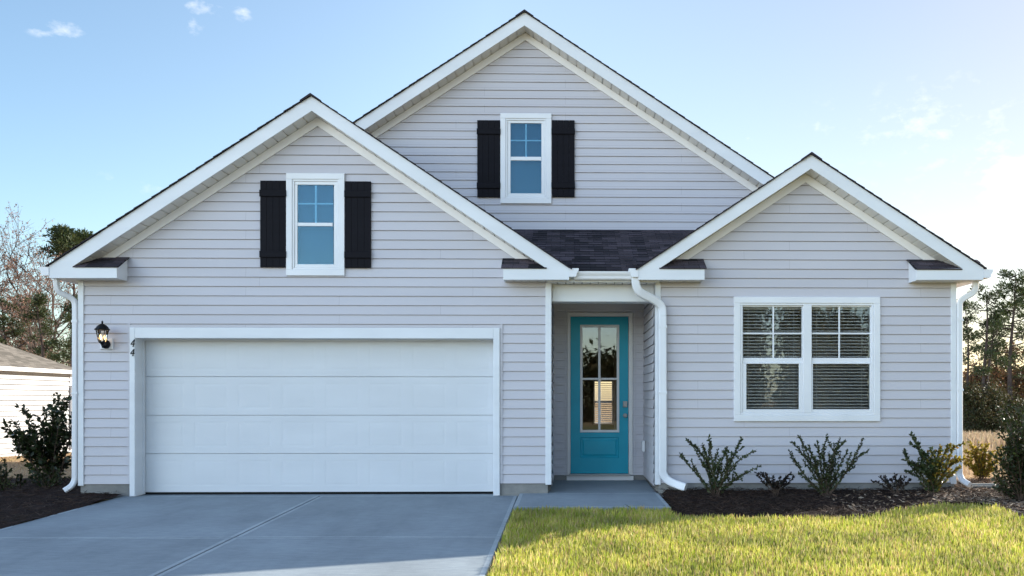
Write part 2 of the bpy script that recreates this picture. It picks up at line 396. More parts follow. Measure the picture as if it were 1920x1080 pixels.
# openings
gx0, gx1 = ax(256, 0), ax(925.5, 0); gz1 = az(634.8, 0, 590)
win_specs = {  # outer casing px box, plane
 'garage': dict(Y=0, out=(536.8,646.2,325.3,516.8), gl=(558.6,624.2,347.3,495.8), rail=(418,424.5), mv=592.2, mh=382),
 'main': dict(Y=YM, out=(938.3,1034,213,381.5), gl=(957.4,1014.8,231.9,363), rail=(294.4,301.5), mv=986.3, mh=263.3)}
def hole_of(sp, g=8):
    x0, x1, y0, y1 = sp['out']; a = at(x0+g, y1-g, sp['Y']); b = at(x1-g, y0+g, sp['Y']); return (a[0], b[0], a[1], b[1])
wr0 = at(1375.5, 790, 0); wr1 = at(1648.7, 557.5, 0)
hole_r = (wr0[0]+.07, wr1[0]-.07, wr0[1]+.07, wr1[1]-.07)
dx0, dx1 = ax(1070, YM), ax(1178, YM); dz0, dz1 = az(888, YM, 1120), az(594, YM, 1120)
siding('wall', 0, .148, .148, Lap[1], gable_span(Lap, Lsl, Lsr, WL+.02, WR-.02), [(gx0-.03, gx1+.03, -1, gz1+.03), hole_of(win_specs['garage'])])
siding('wall', 0, .148, .148, Rap[1], gable_span(Rap, Rsl, Rsr, WL1+.02, WR1-.02), [hole_r])
siding('wall', YM, .1124, .1124, MAi[1], gable_span(MAi, SM, SM, WL+.05, WR1-.05), [(dx0-.05, dx1+.05, -1, dz1+.05), hole_of(win_specs['main'])])
# porch side walls (lap siding turned along Y)
vx_fix = (WL1, 1); siding('porch_wall', 0, .148, .10, 2.9, lambda z: (.08, YM), [], vertical_axis='y')
vx_fix = (WR, -1); siding('porch_wall', 0, .148, .10, 2.9, lambda z: (.08, YM), [], vertical_axis='y')
# outer side walls and back wall
BY = 12.5
for q0, q1 in ((WL, WL+.12), (WR1-.12, WR1)):
    b = MB(); b.box(q0, q1, .03, BY, .12, 3.0); b.build('side_wall', M['siding'], house)
bwx0, bwx1 = ax(1112, BY), ax(1150, BY); bwz0, bwz1 = az(796, BY, 1130), az(712, BY, 1130)
b = MB(); b.prism_y([(WL,.1),(bwx0,.1),(bwx0,bwz1),(bwx0,5.0),(WL,3.0)], BY-.1, BY); b.prism_y([(bwx1,.1),(WR1,.1),(WR1,3.0),(bwx1,5.0)], BY-.1, BY)
b.box(bwx0, bwx1, BY-.1, BY, .1, bwz0); b.box(bwx0, bwx1, BY-.1, BY, bwz1, 5.0)
b.prism_y([(WL,3.0),(bwx0,5.0),(bwx1,5.0),(WR1,3.0),(MAi[0],MAi[1])], BY-.1, BY); b.build('rear_wall', M['pbrown'], house)
rw = empty('window', (bwx0, BY, bwz0)); rw.parent = house; rw.location = Vector((bwx0, BY, bwz0))-house.location
MB().frame(bwx0, bwx1, bwz0, bwz1, .045, BY-.16, BY-.02).build('frame', M['vinyl'], rw)
b = MB(); b.cbox(bwx0+.04, bwx1-.04, BY-.15, BY-.05, (bwz0+bwz1)/2-.03, (bwz0+bwz1)/2+.03); b.build('meeting_rail', M['vinyl'], rw)
b = MB()
for i in range(22):
    z = bwz0+.06+i*(bwz1-bwz0-.12)/21
    b.quad((bwx0+.05, BY-.22, z), (bwx1-.05, BY-.22, z), (bwx1-.05, BY-.18, z+.022), (bwx0+.05, BY-.18, z+.022))
b.build('blind', M['vinyl'], rw)
# entry floor and hall inside
b = MB(); b.box(WL+.2, WR1-.2, YM+.1, BY-.2, .06, .10); b.build('interior_floor', M['pbrown'], house)
b = MB(); b.box(WL+.2, WR1-.2, YM+.1, BY-.12, 2.75, 2.8); b.build('ceiling', M['pbrown'], house)
for q in (-.9, 1.35):
    b = MB(); b.box(q, q+.1, YM+.5, BY-.2, .11, 2.74); b.build('interior_wall', M['pbrown'], house)
# room partition behind the right window and garage box back
# foundation
b = MB()
b.box(WL+.03, ax(243, 0), .0, .2, -.3, .146); b.box(ax(938, 0), WR-.05, .0, .2, -.3, .146); b.box(WL1+.05, WR1-.03, .0, .2, -.3, .146)
b.box(WR-.1, WR-.02, .2, YM, -.3, .145); b.box(WL1+.04, WL1+.12, .2, YM, -.3, .145); b.box(WR-.02, WL1+.04, YM, YM+.12, -.3, .11)
b.box(WL+.03, WL+.2, .2, BY, -.6, .119); b.box(WR1-.2, WR1-.03, .2, BY, -.6, .119)
b.build('foundation', M['found'], house)
# corner trims
zt_w = 2.915
for p0, p1, xin, nm in ((146.3,157,-1,0),(1022.8,1034,1,0),(1228.7,1239,-1,0),(1783,1793.2,1,0)):
    x0, x1 = ax(p0, -.02), ax(p1, -.02); b = MB()
    b.cbox(x0, x1, -.028, .02, az(911 if p0 < 200 else 909, -.02, p0) if p0 < 1700 else .13, zt_w)
    if xin < 0: b.box(x0, x0+.02, .02, .11, .13, zt_w)
    else: b.box(x1-.02, x1, .02, .11, .13, zt_w)
    b.build('corner_trim', M['trim'], house)

# --- rake fascia, frieze, soffit, returns, shingles ---------------------------------------
def band_under(ap, s1, s2, xl, xr, w, y0, y1, mb):
    a, l, r = ap, (xl, ap[1]-(ap[0]-xl)*s1), (xr, ap[1]-(xr-ap[0])*s2)
    mb.prism_y([l, a, (a[0], a[1]-w), (l[0], l[1]-w)], y0, y1); mb.prism_y([a, r, (r[0], r[1]-w), (a[0], a[1]-w)], y0, y1)
def rake_soffit(ap, s1, s2, xl, xr, y0, y1):
    mb = MB(); t = .018; pit = .135
    for s, xe, sg in ((s1, xl, -1), (s2, xr, 1)):
        n = int(abs(xe-ap[0])/pit)
        for i in range(n+1):
            xa = ap[0]+sg*i*pit; xb = ap[0]+sg*min((i+1)*pit-.016, abs(xe-ap[0])); xc = ap[0]+sg*min((i+1)*pit, abs(xe-ap[0]))
            za, zb, zc = (ap[1]-s*abs(x-ap[0]) for x in (xa, xb, xc))
            mb.quad((xa,y0,za),(xb,y0,zb),(xb,y1,zb),(xa,y1,za))
            mb.quad((xb,y0,zb),(xb,y1,zb),(xb,y1,zb+t),(xb,y0,zb+t)); mb.quad((xb,y0,zb+t),(xb,y1,zb+t),(xc,y1,zc+t),(xc,y0,zc+t)); mb.quad((xc,y0,zc+t),(xc,y1,zc+t),(xc,y1,zc),(xc,y0,zc))
    return mb.build('soffit', M['soffit'], house)
b = MB(); b.prism_y(LG, YF, YF+.022); b.build('fascia', M['trim'], house)
b = MB(); b.prism_y(RG, YF, YF+.022); b.build('fascia', M['trim'], house)
xe0, xe1 = MA[0]-(MA[1]-3.08)/SM, MA[0]+(MA[1]-3.08)/SM
wM = MA[1]-MAi[1]
b = MB(); b.prism_y([(xe0,3.08),MA,(xe1,3.08),(xe1,3.08-wM+.0),(MA[0],MA[1]-wM),(xe0,3.08-wM)], YM-.3, YM-.278); b.build('fascia', M['trim'], house)
e_ = .004
rake_soffit((Lap[0], Lap[1]+e_), Lsl, Lsr, LG[8][0]-.02, LG[6][0]+.02, YF+.022, .01)
rake_soffit((Rap[0], Rap[1]+e_), Rsl, Rsr, RG[8][0]-.02, RG[6][0]+.02, YF+.022, .01)
rake_soffit((MAi[0], MAi[1]+e_), SM, SM, MA[0]-5.0, MA[0]+5.0, YM-.278, YM+.01)
fw = .118
b = MB(); band_under(Lap, Lsl, Lsr, at(187,482,0)[0]-.3, at(995,485,0)[0]+.3, fw, -.034, .0, b); b.build('frieze_board', M['cream'], house)
b = MB(); band_under(Rap, Rsl, Rsr, at(1265,485,0)[0]-.3, at(1757,485,0)[0]+.3, fw, -.034, .0, b); b.build('frieze_board', M['cream'], house)
b = MB(); band_under(MAi, SM, SM, MA[0]-5, MA[0]+5, fw, YM-.034, YM, b); b.build('frieze_board', M['cream'], house)

def eave_return(xo, xi, xc):
    """boxed return from the eave corner xo to the inner end xi"""
    r = empty('eave_return', (xi, YF, zB)); r.parent = house; r.location = Vector((xi, YF, zB))-house.location
    sg = 1 if xi > xo else -1
    zw = zT+.175
    b = MB(); b.prism_x([(YF+.022, zB), (-.016, zB), (-.016, zw-.02), (YF+.022, zT)], xi-sg*.02, xi); b.build('end_panel', M['trim'], r)
    s = MB(); n = max(2, int(abs(xi-xo)/.1)); x0, x1 = min(xi-sg*.02, xo), max(xi-sg*.02, xo)
    for i in range(n):
        a_, c_ = x0+(x1-x0)*i/n, x0+(x1-x0)*(i+1)/n
        s.box(a_+.004, c_-.004, YF+.022, -.014, zB+.004, zB+.012)
    s.box(x0, x1, YF+.024, -.014, zB+.013, zB+.018); s.build('soffit', M['soffit'], r)
    c = MB(); xa, xb = xo, xi+sg*.028
    ln = math.hypot(YF, zw-zT); rows = 3
    for i in range(rows):
        t0, t1 = i/rows, (i+1)/rows
        y0_, y1_ = YF-.012+(-.0165-YF+.012)*t0, YF-.012+(-.0165-YF+.012)*t1
        z0_, z1_ = zT-.008+(zw-zT+.008)*t0, zT-.008+(zw-zT+.008)*t1
        xa = xc if i == 0 else xc-sg*.34; xa2 = xc-sg*.02 if i == 0 else xa
        c.quad((xa,y0_,z0_+.010),(xb,y0_,z0_+.010),(xb,y1_,z1_),(xa2,y1_,z1_), uv=[(xa,ln*t0),(xb,ln*t0),(xb,ln*t1),(xa,ln*t1)])
        c.quad((xa,y0_,z0_-.004),(xb,y0_,z0_-.004),(xb,y0_,z0_+.010),(xa,y0_,z0_+.010), uv=[(xa,0),(xb,0),(xb,.01),(xa,.01)])
    c.quad((xb,YF-.012,zT-.012),(xb,-.0165,zw-.012),(xb,-.0165,zw+.002),(xb,YF-.012,zT+.004), uv=[(0,0),(.3,0),(.3,.01),(0,.01)])
    c.build('shingle_cap', M['roof'], r)
eave_return(LG[0][0], LG[9][0], LG[8][0]); eave_return(LG[3][0], LG[4][0], LG[6][0]); eave_return(RG[0][0], RG[9][0], RG[8][0]); eave_return(RG[2][0], RG[4][0], RG[6][0])

def roof_plane(mb, x0, z0, x1, z1, ya, yb, th=.012, row=.14, jag=None):
    """shingle courses from eave (x0,z0) up to ridge (x1,z1), running from ya to yb"""
    L = math.hypot(x1-x0, z1-z0); n = max(1, round(L/row)); nx, nz = -(z1-z0)/L, (x1-x0)/L
    if nz < 0: nx, nz = -nx, -nz
    rr = random.Random(5)
    for i in range(n):
        t0, t1 = i/n, (i+1.12)/n
        t1 = min(t1, 1)
        ya_ = ya-rr.uniform(0, .012)
        h0 = th+.008; h1 = th
        A = (x0+(x1-x0)*t0+nx*h0, z0+(z1-z0)*t0+nz*h0); B = (x0+(x1-x0)*t1+nx*h1, z0+(z1-z0)*t1+nz*h1)
        C = (x0+(x1-x0)*t0+nx*.002, z0+(z1-z0)*t0+nz*.002); D = (x0+(x1-x0)*t1+nx*.002, z0+(z1-z0)*t1+nz*.002)
        mb.quad((A[0],ya_,A[1]),(A[0],yb,A[1]),(B[0],yb,B[1]),(B[0],ya_,B[1]), uv=[(ya_,L*t0),(yb,L*t0),(yb,L*t1),(ya_,L*t1)])
        mb.quad((C[0],ya_,C[1]),(A[0],ya_,A[1]),(B[0],ya_,B[1]),(D[0],ya_,D[1]), uv=[(0,.01),(0,.02),(.1,.02),(.1,.01)])
        mb.quad((C[0],ya_,C[1]),(C[0],yb,C[1]),(A[0],yb,A[1]),(A[0],ya_,A[1]), uv=[(0,.01),(9,.01),(9,.02),(0,.02)])
def ridge_cap(mb, x, z, ya, yb, s):
    y = ya-.015; i = 0
    while y < yb:
        w = .14; t = -.004
        for sg in (-1, 1):
            mb.quad((x, y, z+t+.018), (x, y+.2, z+t), (x+sg*w, y+.2, z-w*s+t), (x+sg*w, y, z-w*s+t+.014), uv=[(.02,.02),(.2,.02),(.2,.1),(.02,.1)])
            mb.quad((x, y, z-.02), (x, y, z+t+.018), (x+sg*w, y, z-w*s+t+.014), (x+sg*w, y, z-w*s-.02), uv=[(.02,.01),(.02,.02),(.1,.02),(.1,.01)])
        y += .14
OV = .02
for G, ylast in ((LG, 7.0), (RG, 5.5)):
    b = MB(); s_ = (G[1][1]-G[0][1])/(G[1][0]-G[0][0])
    ex = .03
    roof_plane(b, G[0][0]-ex, G[0][1]-ex*s_, G[1][0], G[1][1], YF-OV, ylast); roof_plane(b, G[2][0]+ex, G[2][1]-ex*s_, G[1][0], G[1][1], YF-OV, ylast)
    ridge_cap(b, G[1][0], G[1][1]+.018, YF-OV, ylast, s_)
    b.build('roof', M['roof'], house)
b = MB(); roof_plane(b, xe0, 3.08, MA[0], MA[1], YM-.3-OV, BY+.3); roof_plane(b, xe1, 3.08, MA[0], MA[1], YM-.3-OV, BY+.3); ridge_cap(b, MA[0], MA[1]+.018, YM-.3-OV, BY+.3, SM)
b.build('roof', M['roof'], house)
# decks below the shingles
b = MB()
for G, ylast in ((LG, 7.0), (RG, 5.5)):
    for c in (G[0], G[2]):
        b.quad((c[0], YF+.03, c[1]-.004), (c[0], ylast, c[1]-.004), (G[1][0], ylast, G[1][1]-.004), (G[1][0], YF+.03, G[1][1]-.004))
for xx in (xe0, xe1): b.quad((xx, YM-.27, 3.07), (xx, BY+.3, 3.07), (MA[0], BY+.3, MA[1]-.01), (MA[0], YM-.27, MA[1]-.01))
b.build('roof_deck', M['pbrown'], house)
# side eave soffits + fascia boards
for xo, xw in ((XL0, WL), (XR1, WR1)):
    x0, x1 = min(xo, xw), max(xo, xw); y = .0; b = MB()
    while y < BY: b.box(x0+.02, x1, y+.004, y+.1, zB+.004, zB+.014); y += .104
    b.box(x0+.02, x1, .0, BY, zB+.0145, zB+.02); b.build('soffit', M['soffit'], house)
for q, yb_ in ((XL0, BY+.2), (XR1-.02, BY+.2), (XR0-.02, .6), (XL1, .6)):
    b = MB(); b.box(q, q+.02, YF+.023, yb_, zB, 3.07); b.build('fascia', M['trim'], house)

# --- porch: roof, fascia, gutter, beam, ceiling
pz0 = 3.055; pzw = az(431, YM, 1130); py0 = -.17
b = MB(); sl_ = math.hypot(YM-py0, pzw-pz0); n = 17
for i in range(n):
    t0, t1 = i/n, min(1, (i+1.1)/n)
    Y0, Y1 = py0+(YM-py0)*t0, py0+(YM-py0)*t1; Z0, Z1 = pz0+(pzw-pz0)*t0, pz0+(pzw-pz0)*t1
    xa, xb = XR0-max(0, Z0-3.09)/.66-.10, XL1+max(0, Z0-3.09)/.66+.10
    b.quad((xa,Y0,Z0+.014),(xb,Y0,Z0+.014),(xb,Y1,Z1+.004),(xa,Y1,Z1+.004), uv=[(xa,sl_*t0),(xb,sl_*t0),(xb,sl_*t1),(xa,sl_*t1)])
    b.quad((xa,Y0,Z0-.006),(xb,Y0,Z0-.006),(xb,Y0,Z0+.014),(xa,Y0,Z0+.014), uv=[(xa,.01),(xb,.01),(xb,.02),(xa,.02)])
b.build('porch_roof', M['roof'], house)
px0, px1 = XR0+.0, XL1
b = MB(); b.box(px0-.3, px1+.3, -.15, -.13, 2.90, 3.045); b.build('porch_fascia', M['trim'], house)
b = MB(); x = WR-.02
while x < WL1: b.box(x, min(x+.1, WL1+.02), -.13, .1, 2.905, 2.915); x += .112
b.build('soffit', M['soffit'], house)
b = MB(); b.cbox(WR-.02, WL1+.02, .10, .36, az(565.5, .1, 1130), 2.904); b.build('beam', M['trim'], house)
b = MB(); b.box(WR-.02, WL1+.02, .36, YM, 2.86, 2.88); b.build('porch_ceiling', M['soffit'], house)

def gutter(profile_dir, a, b0, b1, zt, along='y', drop=.115):
    """K-style trough; a = fascia position, running b0..b1"""
    pr = [(0,0),(.085,0),(.098,.012),(.103,.045),(.122,.075),(.128,.095),(.128,drop),(.118,drop),(.118,.1),(.006,.03),(.006,drop),(0,drop)]
    pts = [(a+profile_dir*u, zt-drop+v) for u, v in pr]
    cap = [(a+profile_dir*u, zt-drop+v) for u, v in ((0,0),(.085,0),(.098,.012),(.103,.045),(.122,.075),(.128,.095),(.128,drop),(0,drop))]
    mb = MB()
    (mb.prism_y if along == 'y' else mb.prism_x)(pts, b0, b1)
    for q in (b0-.003, b1): (mb.prism_y if along == 'y' else mb.prism_x)(cap, q, q+.003)
    return mb.build('gutter', M['vinyl'], house)
gutter(-1, XL0-.001, YF-.004, BY+.2, 3.067); gutter(1, XR1+.001, YF-.004, BY+.2, 3.067)
gutter(1, XR0+.001, YF-.004, -.14, 3.067); gutter(-1, XL1-.001, YF-.004, -.14, 3.067)
gutter(-1, -.151, XR0+.07, XL1-.07, 3.03, 'x', .105)

def P3(px, py, Y): a = at(px, py, Y); return (a[0], Y, a[1])
def smooth_path(p, n=5):
    P = [Vector(q) for q in p]; out = []
    for i in range(len(P)-1):
        p0, p1, p2, p3 = P[max(i-1,0)], P[i], P[i+1], P[min(i+2, len(P)-1)]
        for j in range(n):
            t = j/n
            out.append(.5*((2*p1)+(-p0+p2)*t+(2*p0-5*p1+4*p2-p3)*t*t+(-p0+3*p1-3*p2+p3)*t**3))
    out.append(P[-1]); return out
def downspout(top, main, foot, w, d, side):
    t = empty('downspout', main[-1]); t.parent = house; t.location = Vector(main[-1])-house.location
    MB().sweep(smooth_path(top), w, d, side).build('upper_elbow', M['vinyl'], t)
    mb = MB().sweep(main, w*.985, d*.985, side); mb.build('pipe', M['vinyl'], t)
    MB().sweep(smooth_path(foot), w, d, side).build('lower_elbow', M['vinyl'], t)
    x, y, z = main[0]
    for zz in (main[0][2]-.15, (main[0][2]+main[-1][2])/2):
        st = MB(); st.box(x-w/2-.004, x+w/2+.004, y-d/2-.003, y+d/2, zz-.015, zz+.015); st.build('strap', M['vinyl'], t)
# left (on the side wall)
w = .07
Yl = -.02
downspout([P3(106, 519, Yl-.1), P3(106, 536, Yl-.1), P3(112, 548, Yl-.08), P3(132, 558, Yl-.02), P3(140, 567, Yl), P3(141.2, 582, Yl)],
          [P3(141.2, 582, Yl), P3(140.4, 893, Yl)], [P3(140.4, 890, Yl), P3(139.8, 900, Yl), P3(134, 911, Yl-.02), P3(121, 920, Yl-.05)], .072, .055, Vector((0,1,0)))
Ym = -.10
downspout([P3(1192, 512, Ym-.12), P3(1192, 531, Ym-.12), P3(1200, 548, Ym-.1), P3(1227, 563, Ym-.03), P3(1240, 575, Ym), P3(1242, 592, Ym)],
          [P3(1242.2, 592, Ym), P3(1243, 880, Ym)], [P3(1243, 876, Ym), P3(1243.5, 888, Ym), P3(1252, 900, Ym-.01), P3(1268, 908, Ym-.05), P3(1286, 914, Ym-.12)], .108, .085, Vector((0,1,0)))
Yr = -.02
downspout([P3(1829, 519, Yr-.1), P3(1829, 538, Yr-.1), P3(1824, 549, Yr-.08), P3(1806, 560, Yr-.02), P3(1799.5, 568, Yr), P3(1799, 580, Yr)],
          [P3(1799, 580, Yr), P3(1799, 882, Yr)], [P3(1799, 879, Yr), P3(1799.5, 890, Yr), P3(1805, 901, Yr-.06), P3(1818, 909, Yr-.16)], .078, .06, Vector((0,1,0)))

# --- windows -----------------------------------------------------------------------------
def sub(name, parent, loc):
    e = empty(name, loc); e.parent = parent; e.location = Vector(loc)-world_off(parent); return e
def small_window(sp):
    Y = sp['Y']; a = at(sp['out'][0], sp['out'][3], Y-.03); c = at(sp['out'][1], sp['out'][2], Y-.03)
    w = sub('window', house, (a[0], Y, a[1]))
    MB().frame(a[0], c[0], a[1], c[1], .082, Y-.045, Y+.02).build('casing', M['vinyl'], w)
    g0 = at(sp['gl'][0], sp['gl'][3], Y); g1 = at(sp['gl'][1], sp['gl'][2], Y)
    b = MB(); b.frame(a[0]+.082, c[0]-.082, a[1]+.082, c[1]-.082, .028, Y-.034, Y+.03)
    x0, x1, z0, z1 = a[0]+.11, c[0]-.11, a[1]+.11, c[1]-.11
    b.frame(x0, x1, z0, z1, max(.02, g0[0]-x0), Y-.022, Y+.03, wb=max(.02, g0[1]-z0), wt=max(.02, z1-g1[1])); b.build('frame', M['vinyl'], w)
    r0, r1 = at(sp['mv'], sp['rail'][1], Y), at(sp['mv'], sp['rail'][0], Y)
    MB().cbox(g0[0], g1[0], Y-.018, Y+.02, r0[1], r1[1]).build('meeting_rail', M['vinyl'], w)
    mvx, mhz = at(sp['mv'], sp['mh'], Y)
    b = MB(); b.cbox(mvx-.012, mvx+.012, Y+.001, Y+.012, r1[1], g1[1], .002); b.cbox(g0[0], mvx-.011, Y+.002, Y+.012, mhz-.010, mhz+.010, .002); b.cbox(mvx+.011, g1[0], Y+.002, Y+.012, mhz-.010, mhz+.010, .002)
    b.build('grille', M['vinyl'], w)
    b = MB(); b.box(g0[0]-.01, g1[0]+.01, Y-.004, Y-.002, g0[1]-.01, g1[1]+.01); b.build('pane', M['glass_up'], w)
    # flat panel behind the glass, its blue stands in for reflected sky
    b = MB(); b.box(g0[0]-.05, g1[0]+.05, Y+.10, Y+.105, g0[1]-.05, g1[1]+.05); b.build('sky_panel', M['sky_blue'], w)
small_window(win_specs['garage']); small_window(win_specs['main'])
def shutter(px0_, px1_, py0_, py1_, Y):
    a = at(px0_, py1_, Y-.04); c = at(px1_, py0_, Y-.04); s = sub('shutter', house, (a[0], Y, a[1]))
    b = MB(); n = 4; w_ = (c[0]-a[0])/n
    for i in range(n): b.cbox(a[0]+i*w_+.0008, a[0]+(i+1)*w_-.0008, Y-.046, Y-.012, a[1], c[1], .002)
    b.build('board', M['shutter'], s)
    h = c[1]-a[1]
    for f0 in (.11, .815):
        MB().cbox(a[0]-.006, c[0]+.006, Y-.066, Y-.047, a[1]+h*f0, a[1]+h*(f0+.075), .005).build('batten', M['shutter'], s)
shutter(487.9,536.0,338.9,500.7,0); shutter(646.9,695.1,340.2,502,0)
shutter(894.8,937.6,225.6,369.4,YM); shutter(1034.8,1077.4,225.6,369.0,YM)

# double window with blinds
W = sub('window', house, (wr0[0], 0, wr0[1]))
Yw = 0
MB().frame(wr0[0], wr1[0], wr0[1], wr1[1], .088, -.045, .02).build('casing', M['vinyl'], W)
x0, x1, z0, z1 = wr0[0]+.088, wr1[0]-.088, wr0[1]+.088, wr1[1]-.088
ml, mr = ax(1505, 0), ax(1520.5, 0)
b = MB(); b.frame(x0, x1, z0, z1, .03, -.034, .06); b.cbox(ml, mr, -.036, .06, z0+.03, z1-.03); b.build('frame', M['vinyl'], W)
zr0, zr1 = az(680.5, 0, 1500), az(671, 0, 1500)
for (ua, ub, la, lb, mvp) in ((1397.5,1503,1398.7,1499,1450),(1522,1627,1523.2,1623,1573.6)):
    gt = at(ua, 670.5, 0); gu = at(ub, 578.7, 0); gl0 = at(la, 767.5, 0); gl1 = at(lb, 681, 0)
    fx0 = x0+.03 if ua < 1500 else mr; fx1 = ml if ua < 1500 else x1-.03
    b = MB(); b.frame(fx0, fx1, zr0, z1-.03, .012, -.004, .05, wb=zr1-zr0, wt=.018)
    b.frame(fx0, fx1, z0+.03, zr0, gl0[0]-fx0+.002, -.024, .03, wb=gl0[1]-z0-.03, wt=.014); 
    b.build('sash', M['vinyl'], W)
    mx_, mz_ = at(mvp, 625.2, 0)
    b = MB(); b.cbox(mx_-.011, mx_+.011, -.003, .005, zr1, z1-.045, .002); b.cbox(fx0, mx_-.0115, -.0025, .005, mz_-.011, mz_+.011, .002); b.cbox(mx_+.0115, fx1, -.0025, .005, mz_-.011, mz_+.011, .002); b.build('grille', M['vinyl'], W)
    b = MB(); b.box(fx0, fx1, .006, .008, zr1-.01, z1-.04); b.box(fx0+.01, fx1-.01, -.012, -.010, z0+.05, zr0); b.build('pane', M['glass'], W)
    b = MB(); z = z0+.06
    while z < z1-.07:
        b.quad((fx0+.006, .085, z), (fx1-.006, .085, z), (fx1-.006, .128, z+.010), (fx0+.006, .128, z+.010)); b.quad((fx0+.006,.085,z-.009),(fx1-.006,.085,z-.009),(fx1-.006,.085,z),(fx0+.006,.085,z)); z += .0445
    b.box(fx0+.006, fx1-.006, .085, .13, z1-.075, z1-.03)
    for q in (.12, .88): b.box(fx0+(fx1-fx0)*q-.002, fx0+(fx1-fx0)*q+.002, .082, .084, z0+.06, z1-.06)
    b.build('blind', M['vinyl'], W)
# dark room behind it
b = MB(); b.box(WL1+.15, WR1-.2, YM+1.5, YM+1.6, .1, 2.8); b.build('interior_wall', M['pbrown'], house)

# --- garage ------------------------------------------------------------------------------
gd = .22
fx_o0, fx_o1, fz = ax(244.2, -.02), ax(937.4, -.02), az(614.4, -.02, 590)
gf = sub('garage_frame', house, (fx_o0, 0, 0))
b = MB(); b.cbox(fx_o0, gx0, -.045, gd+.02, -.018, fz, .006); b.build('jamb', M['trim'], gf)
b = MB(); b.cbox(gx1, fx_o1, -.045, gd+.02, -.018, fz, .006); b.build('jamb', M['trim'], gf)
b = MB(); b.cbox(gx0, gx1, -.044, gd+.02, gz1, fz-.001, .004); b.build('header', M['trim'], gf)
b = MB(); b.box(gx0, gx0+.02, gd-.05, gd-.01, -.01, gz1); b.box(gx1-.02, gx1, gd-.05, gd-.01, -.01, gz1); b.box(gx0+.02, gx1-.02, gd-.05, gd-.01, gz1-.02, gz1); b.build('weather_seal', M['trim'], gf)
gdoor = sub('garage_door', house, ((gx0+gx1)/2, gd, 0))
ys = [az(q, gd, 590) for q in (922.6, 850.3, 778.5, 706.4, 636)]
for i in range(4):
    b = MB(); za, zb = ys[i]+.003, ys[i+1]-.003; X0, X1 = gx0+.008, gx1-.008
    n = 8; pw = (X1-X0)/n; yf = gd
    for j in range(n):
        xa, xb = X0+j*pw, X0+(j+1)*pw
        rx0, rx1, rz0, rz1 = xa+.07, xb-.07, za+.085, zb-.085
        R_ = [(xa,za,0),(xb,za,0),(xb,zb,0),(xa,zb,0)]
        rings = [[(xa,za),(xb,za),(xb,zb),(xa,zb)]]
        for off in (0, .010, .030, .042): rings.append([(rx0+off,rz0+off),(rx1-off,rz0+off),(rx1-off,rz1-off),(rx0+off,rz1-off)])
        dep = [0, 0, .0014, .0014, .0004]
        for q in range(4):
            for s in range(4):
                s2 = (s+1) % 4
                A, B, C, D = rings[q][s], rings[q][s2], rings[q+1][s2], rings[q+1][s]
                b.quad((A[0], yf+dep[q], A[1]), (B[0], yf+dep[q], B[1]), (C[0], yf+dep[q+1], C[1]), (D[0], yf+dep[q+1], D[1]))
        b.quad(*[(p[0], yf+dep[4], p[1]) for p in rings[4]])
    b.quad((X0,yf,zb),(X1,yf,zb),(X1,yf+.04,zb),(X0,yf+.04,zb)); b.quad((X0,yf,za),(X0,yf+.04,za),(X1,yf+.04,za),(X1,yf,za)); b.quad((X0,yf+.04,za),(X0,yf+.04,zb),(X1,yf+.04,zb),(X1,yf+.04,za))
    b.build('door_section', M['garage'], gdoor)
b = MB(); b.box(gx0+.008, gx1-.008, gd+.01, gd+.035, -.015, ys[0]+.002); b.build('rubber_seal', M['rubber'], gdoor)
b = MB(); b.box(gx0, gx1, gd+.045, gd+.06, .0, gz1); b.build('backing', M['garage'], gdoor)
# J-channels round the garage frame
b = MB(); b.box(fx_o0-.034, fx_o0-.002, -.024, .0, .15, fz+.05); b.box(fx_o1+.002, fx_o1+.036, -.024, .0, .15, fz+.05); b.box(fx_o0-.002, fx_o1+.002, -.024, .0, fz+.002, fz+.034); b.build('channel', M['siding'], house)

# house number: two slanted fours
def four(cx, cz, h):
    w_ = h*.55; b = MB(); y0_, y1_ = -.056, -.047; sh = .18
    def bar(p, q, t):
        p = Vector(p); q = Vector(q); d = (q-p).normalized(); n_ = Vector((-d[1], d[0]))*t/2
        pts = [p+n_, p-n_, q-n_, q+n_]
        b.prism_y([(cx+u[0]*w_+u[1]*h*sh, cz+u[1]*h) for u in pts], y0_, y1_)
    bar((.18,.5), (-.5,-.12), .12); bar((-.52,-.16), (.5,-.12), .12); bar((.2,.5), (.16,-.5), .18); bar((.02,-.46),(.34,-.44), .08)
    return b.build('house_number', M['black'], house)
hc = at(249.6, 643.4, -.05); four(hc[0], hc[1], .098); hc = at(248.9, 661, -.05); four(hc[0], hc[1], .098)

# --- front door --------------------------------------------------------------------------
Yd = YM+.03
fd = sub('front_door', house, ((dx0+dx1)/2, YM, dz0))
lx0, lx1 = ax(1088.2, Yd), ax(1160.5, Yd); lz0, lz1 = az(810.2, Yd, 1120), az(609.6, Yd, 1120)
qx0, qx1 = ax(1092.4, Yd), ax(1156, Yd); qz0, qz1 = az(806.5, Yd, 1120), az(613.6, Yd, 1120)
ppx0, ppx1, ppz0, ppz1 = ax(1089, Yd), ax(1159.6, Yd), az(858.5, Yd, 1120), az(820, Yd, 1120)
b = MB()
b.box(dx0, lx0, Yd, Yd+.045, dz0, dz1); b.box(lx1, dx1, Yd, Yd+.045, dz0, dz1); b.box(lx0, lx1, Yd, Yd+.045, lz1, dz1)
b.box(lx0, lx1, Yd, Yd+.045, ppz1, lz0); b.box(lx0, lx1, Yd, Yd+.045, dz0, ppz0)
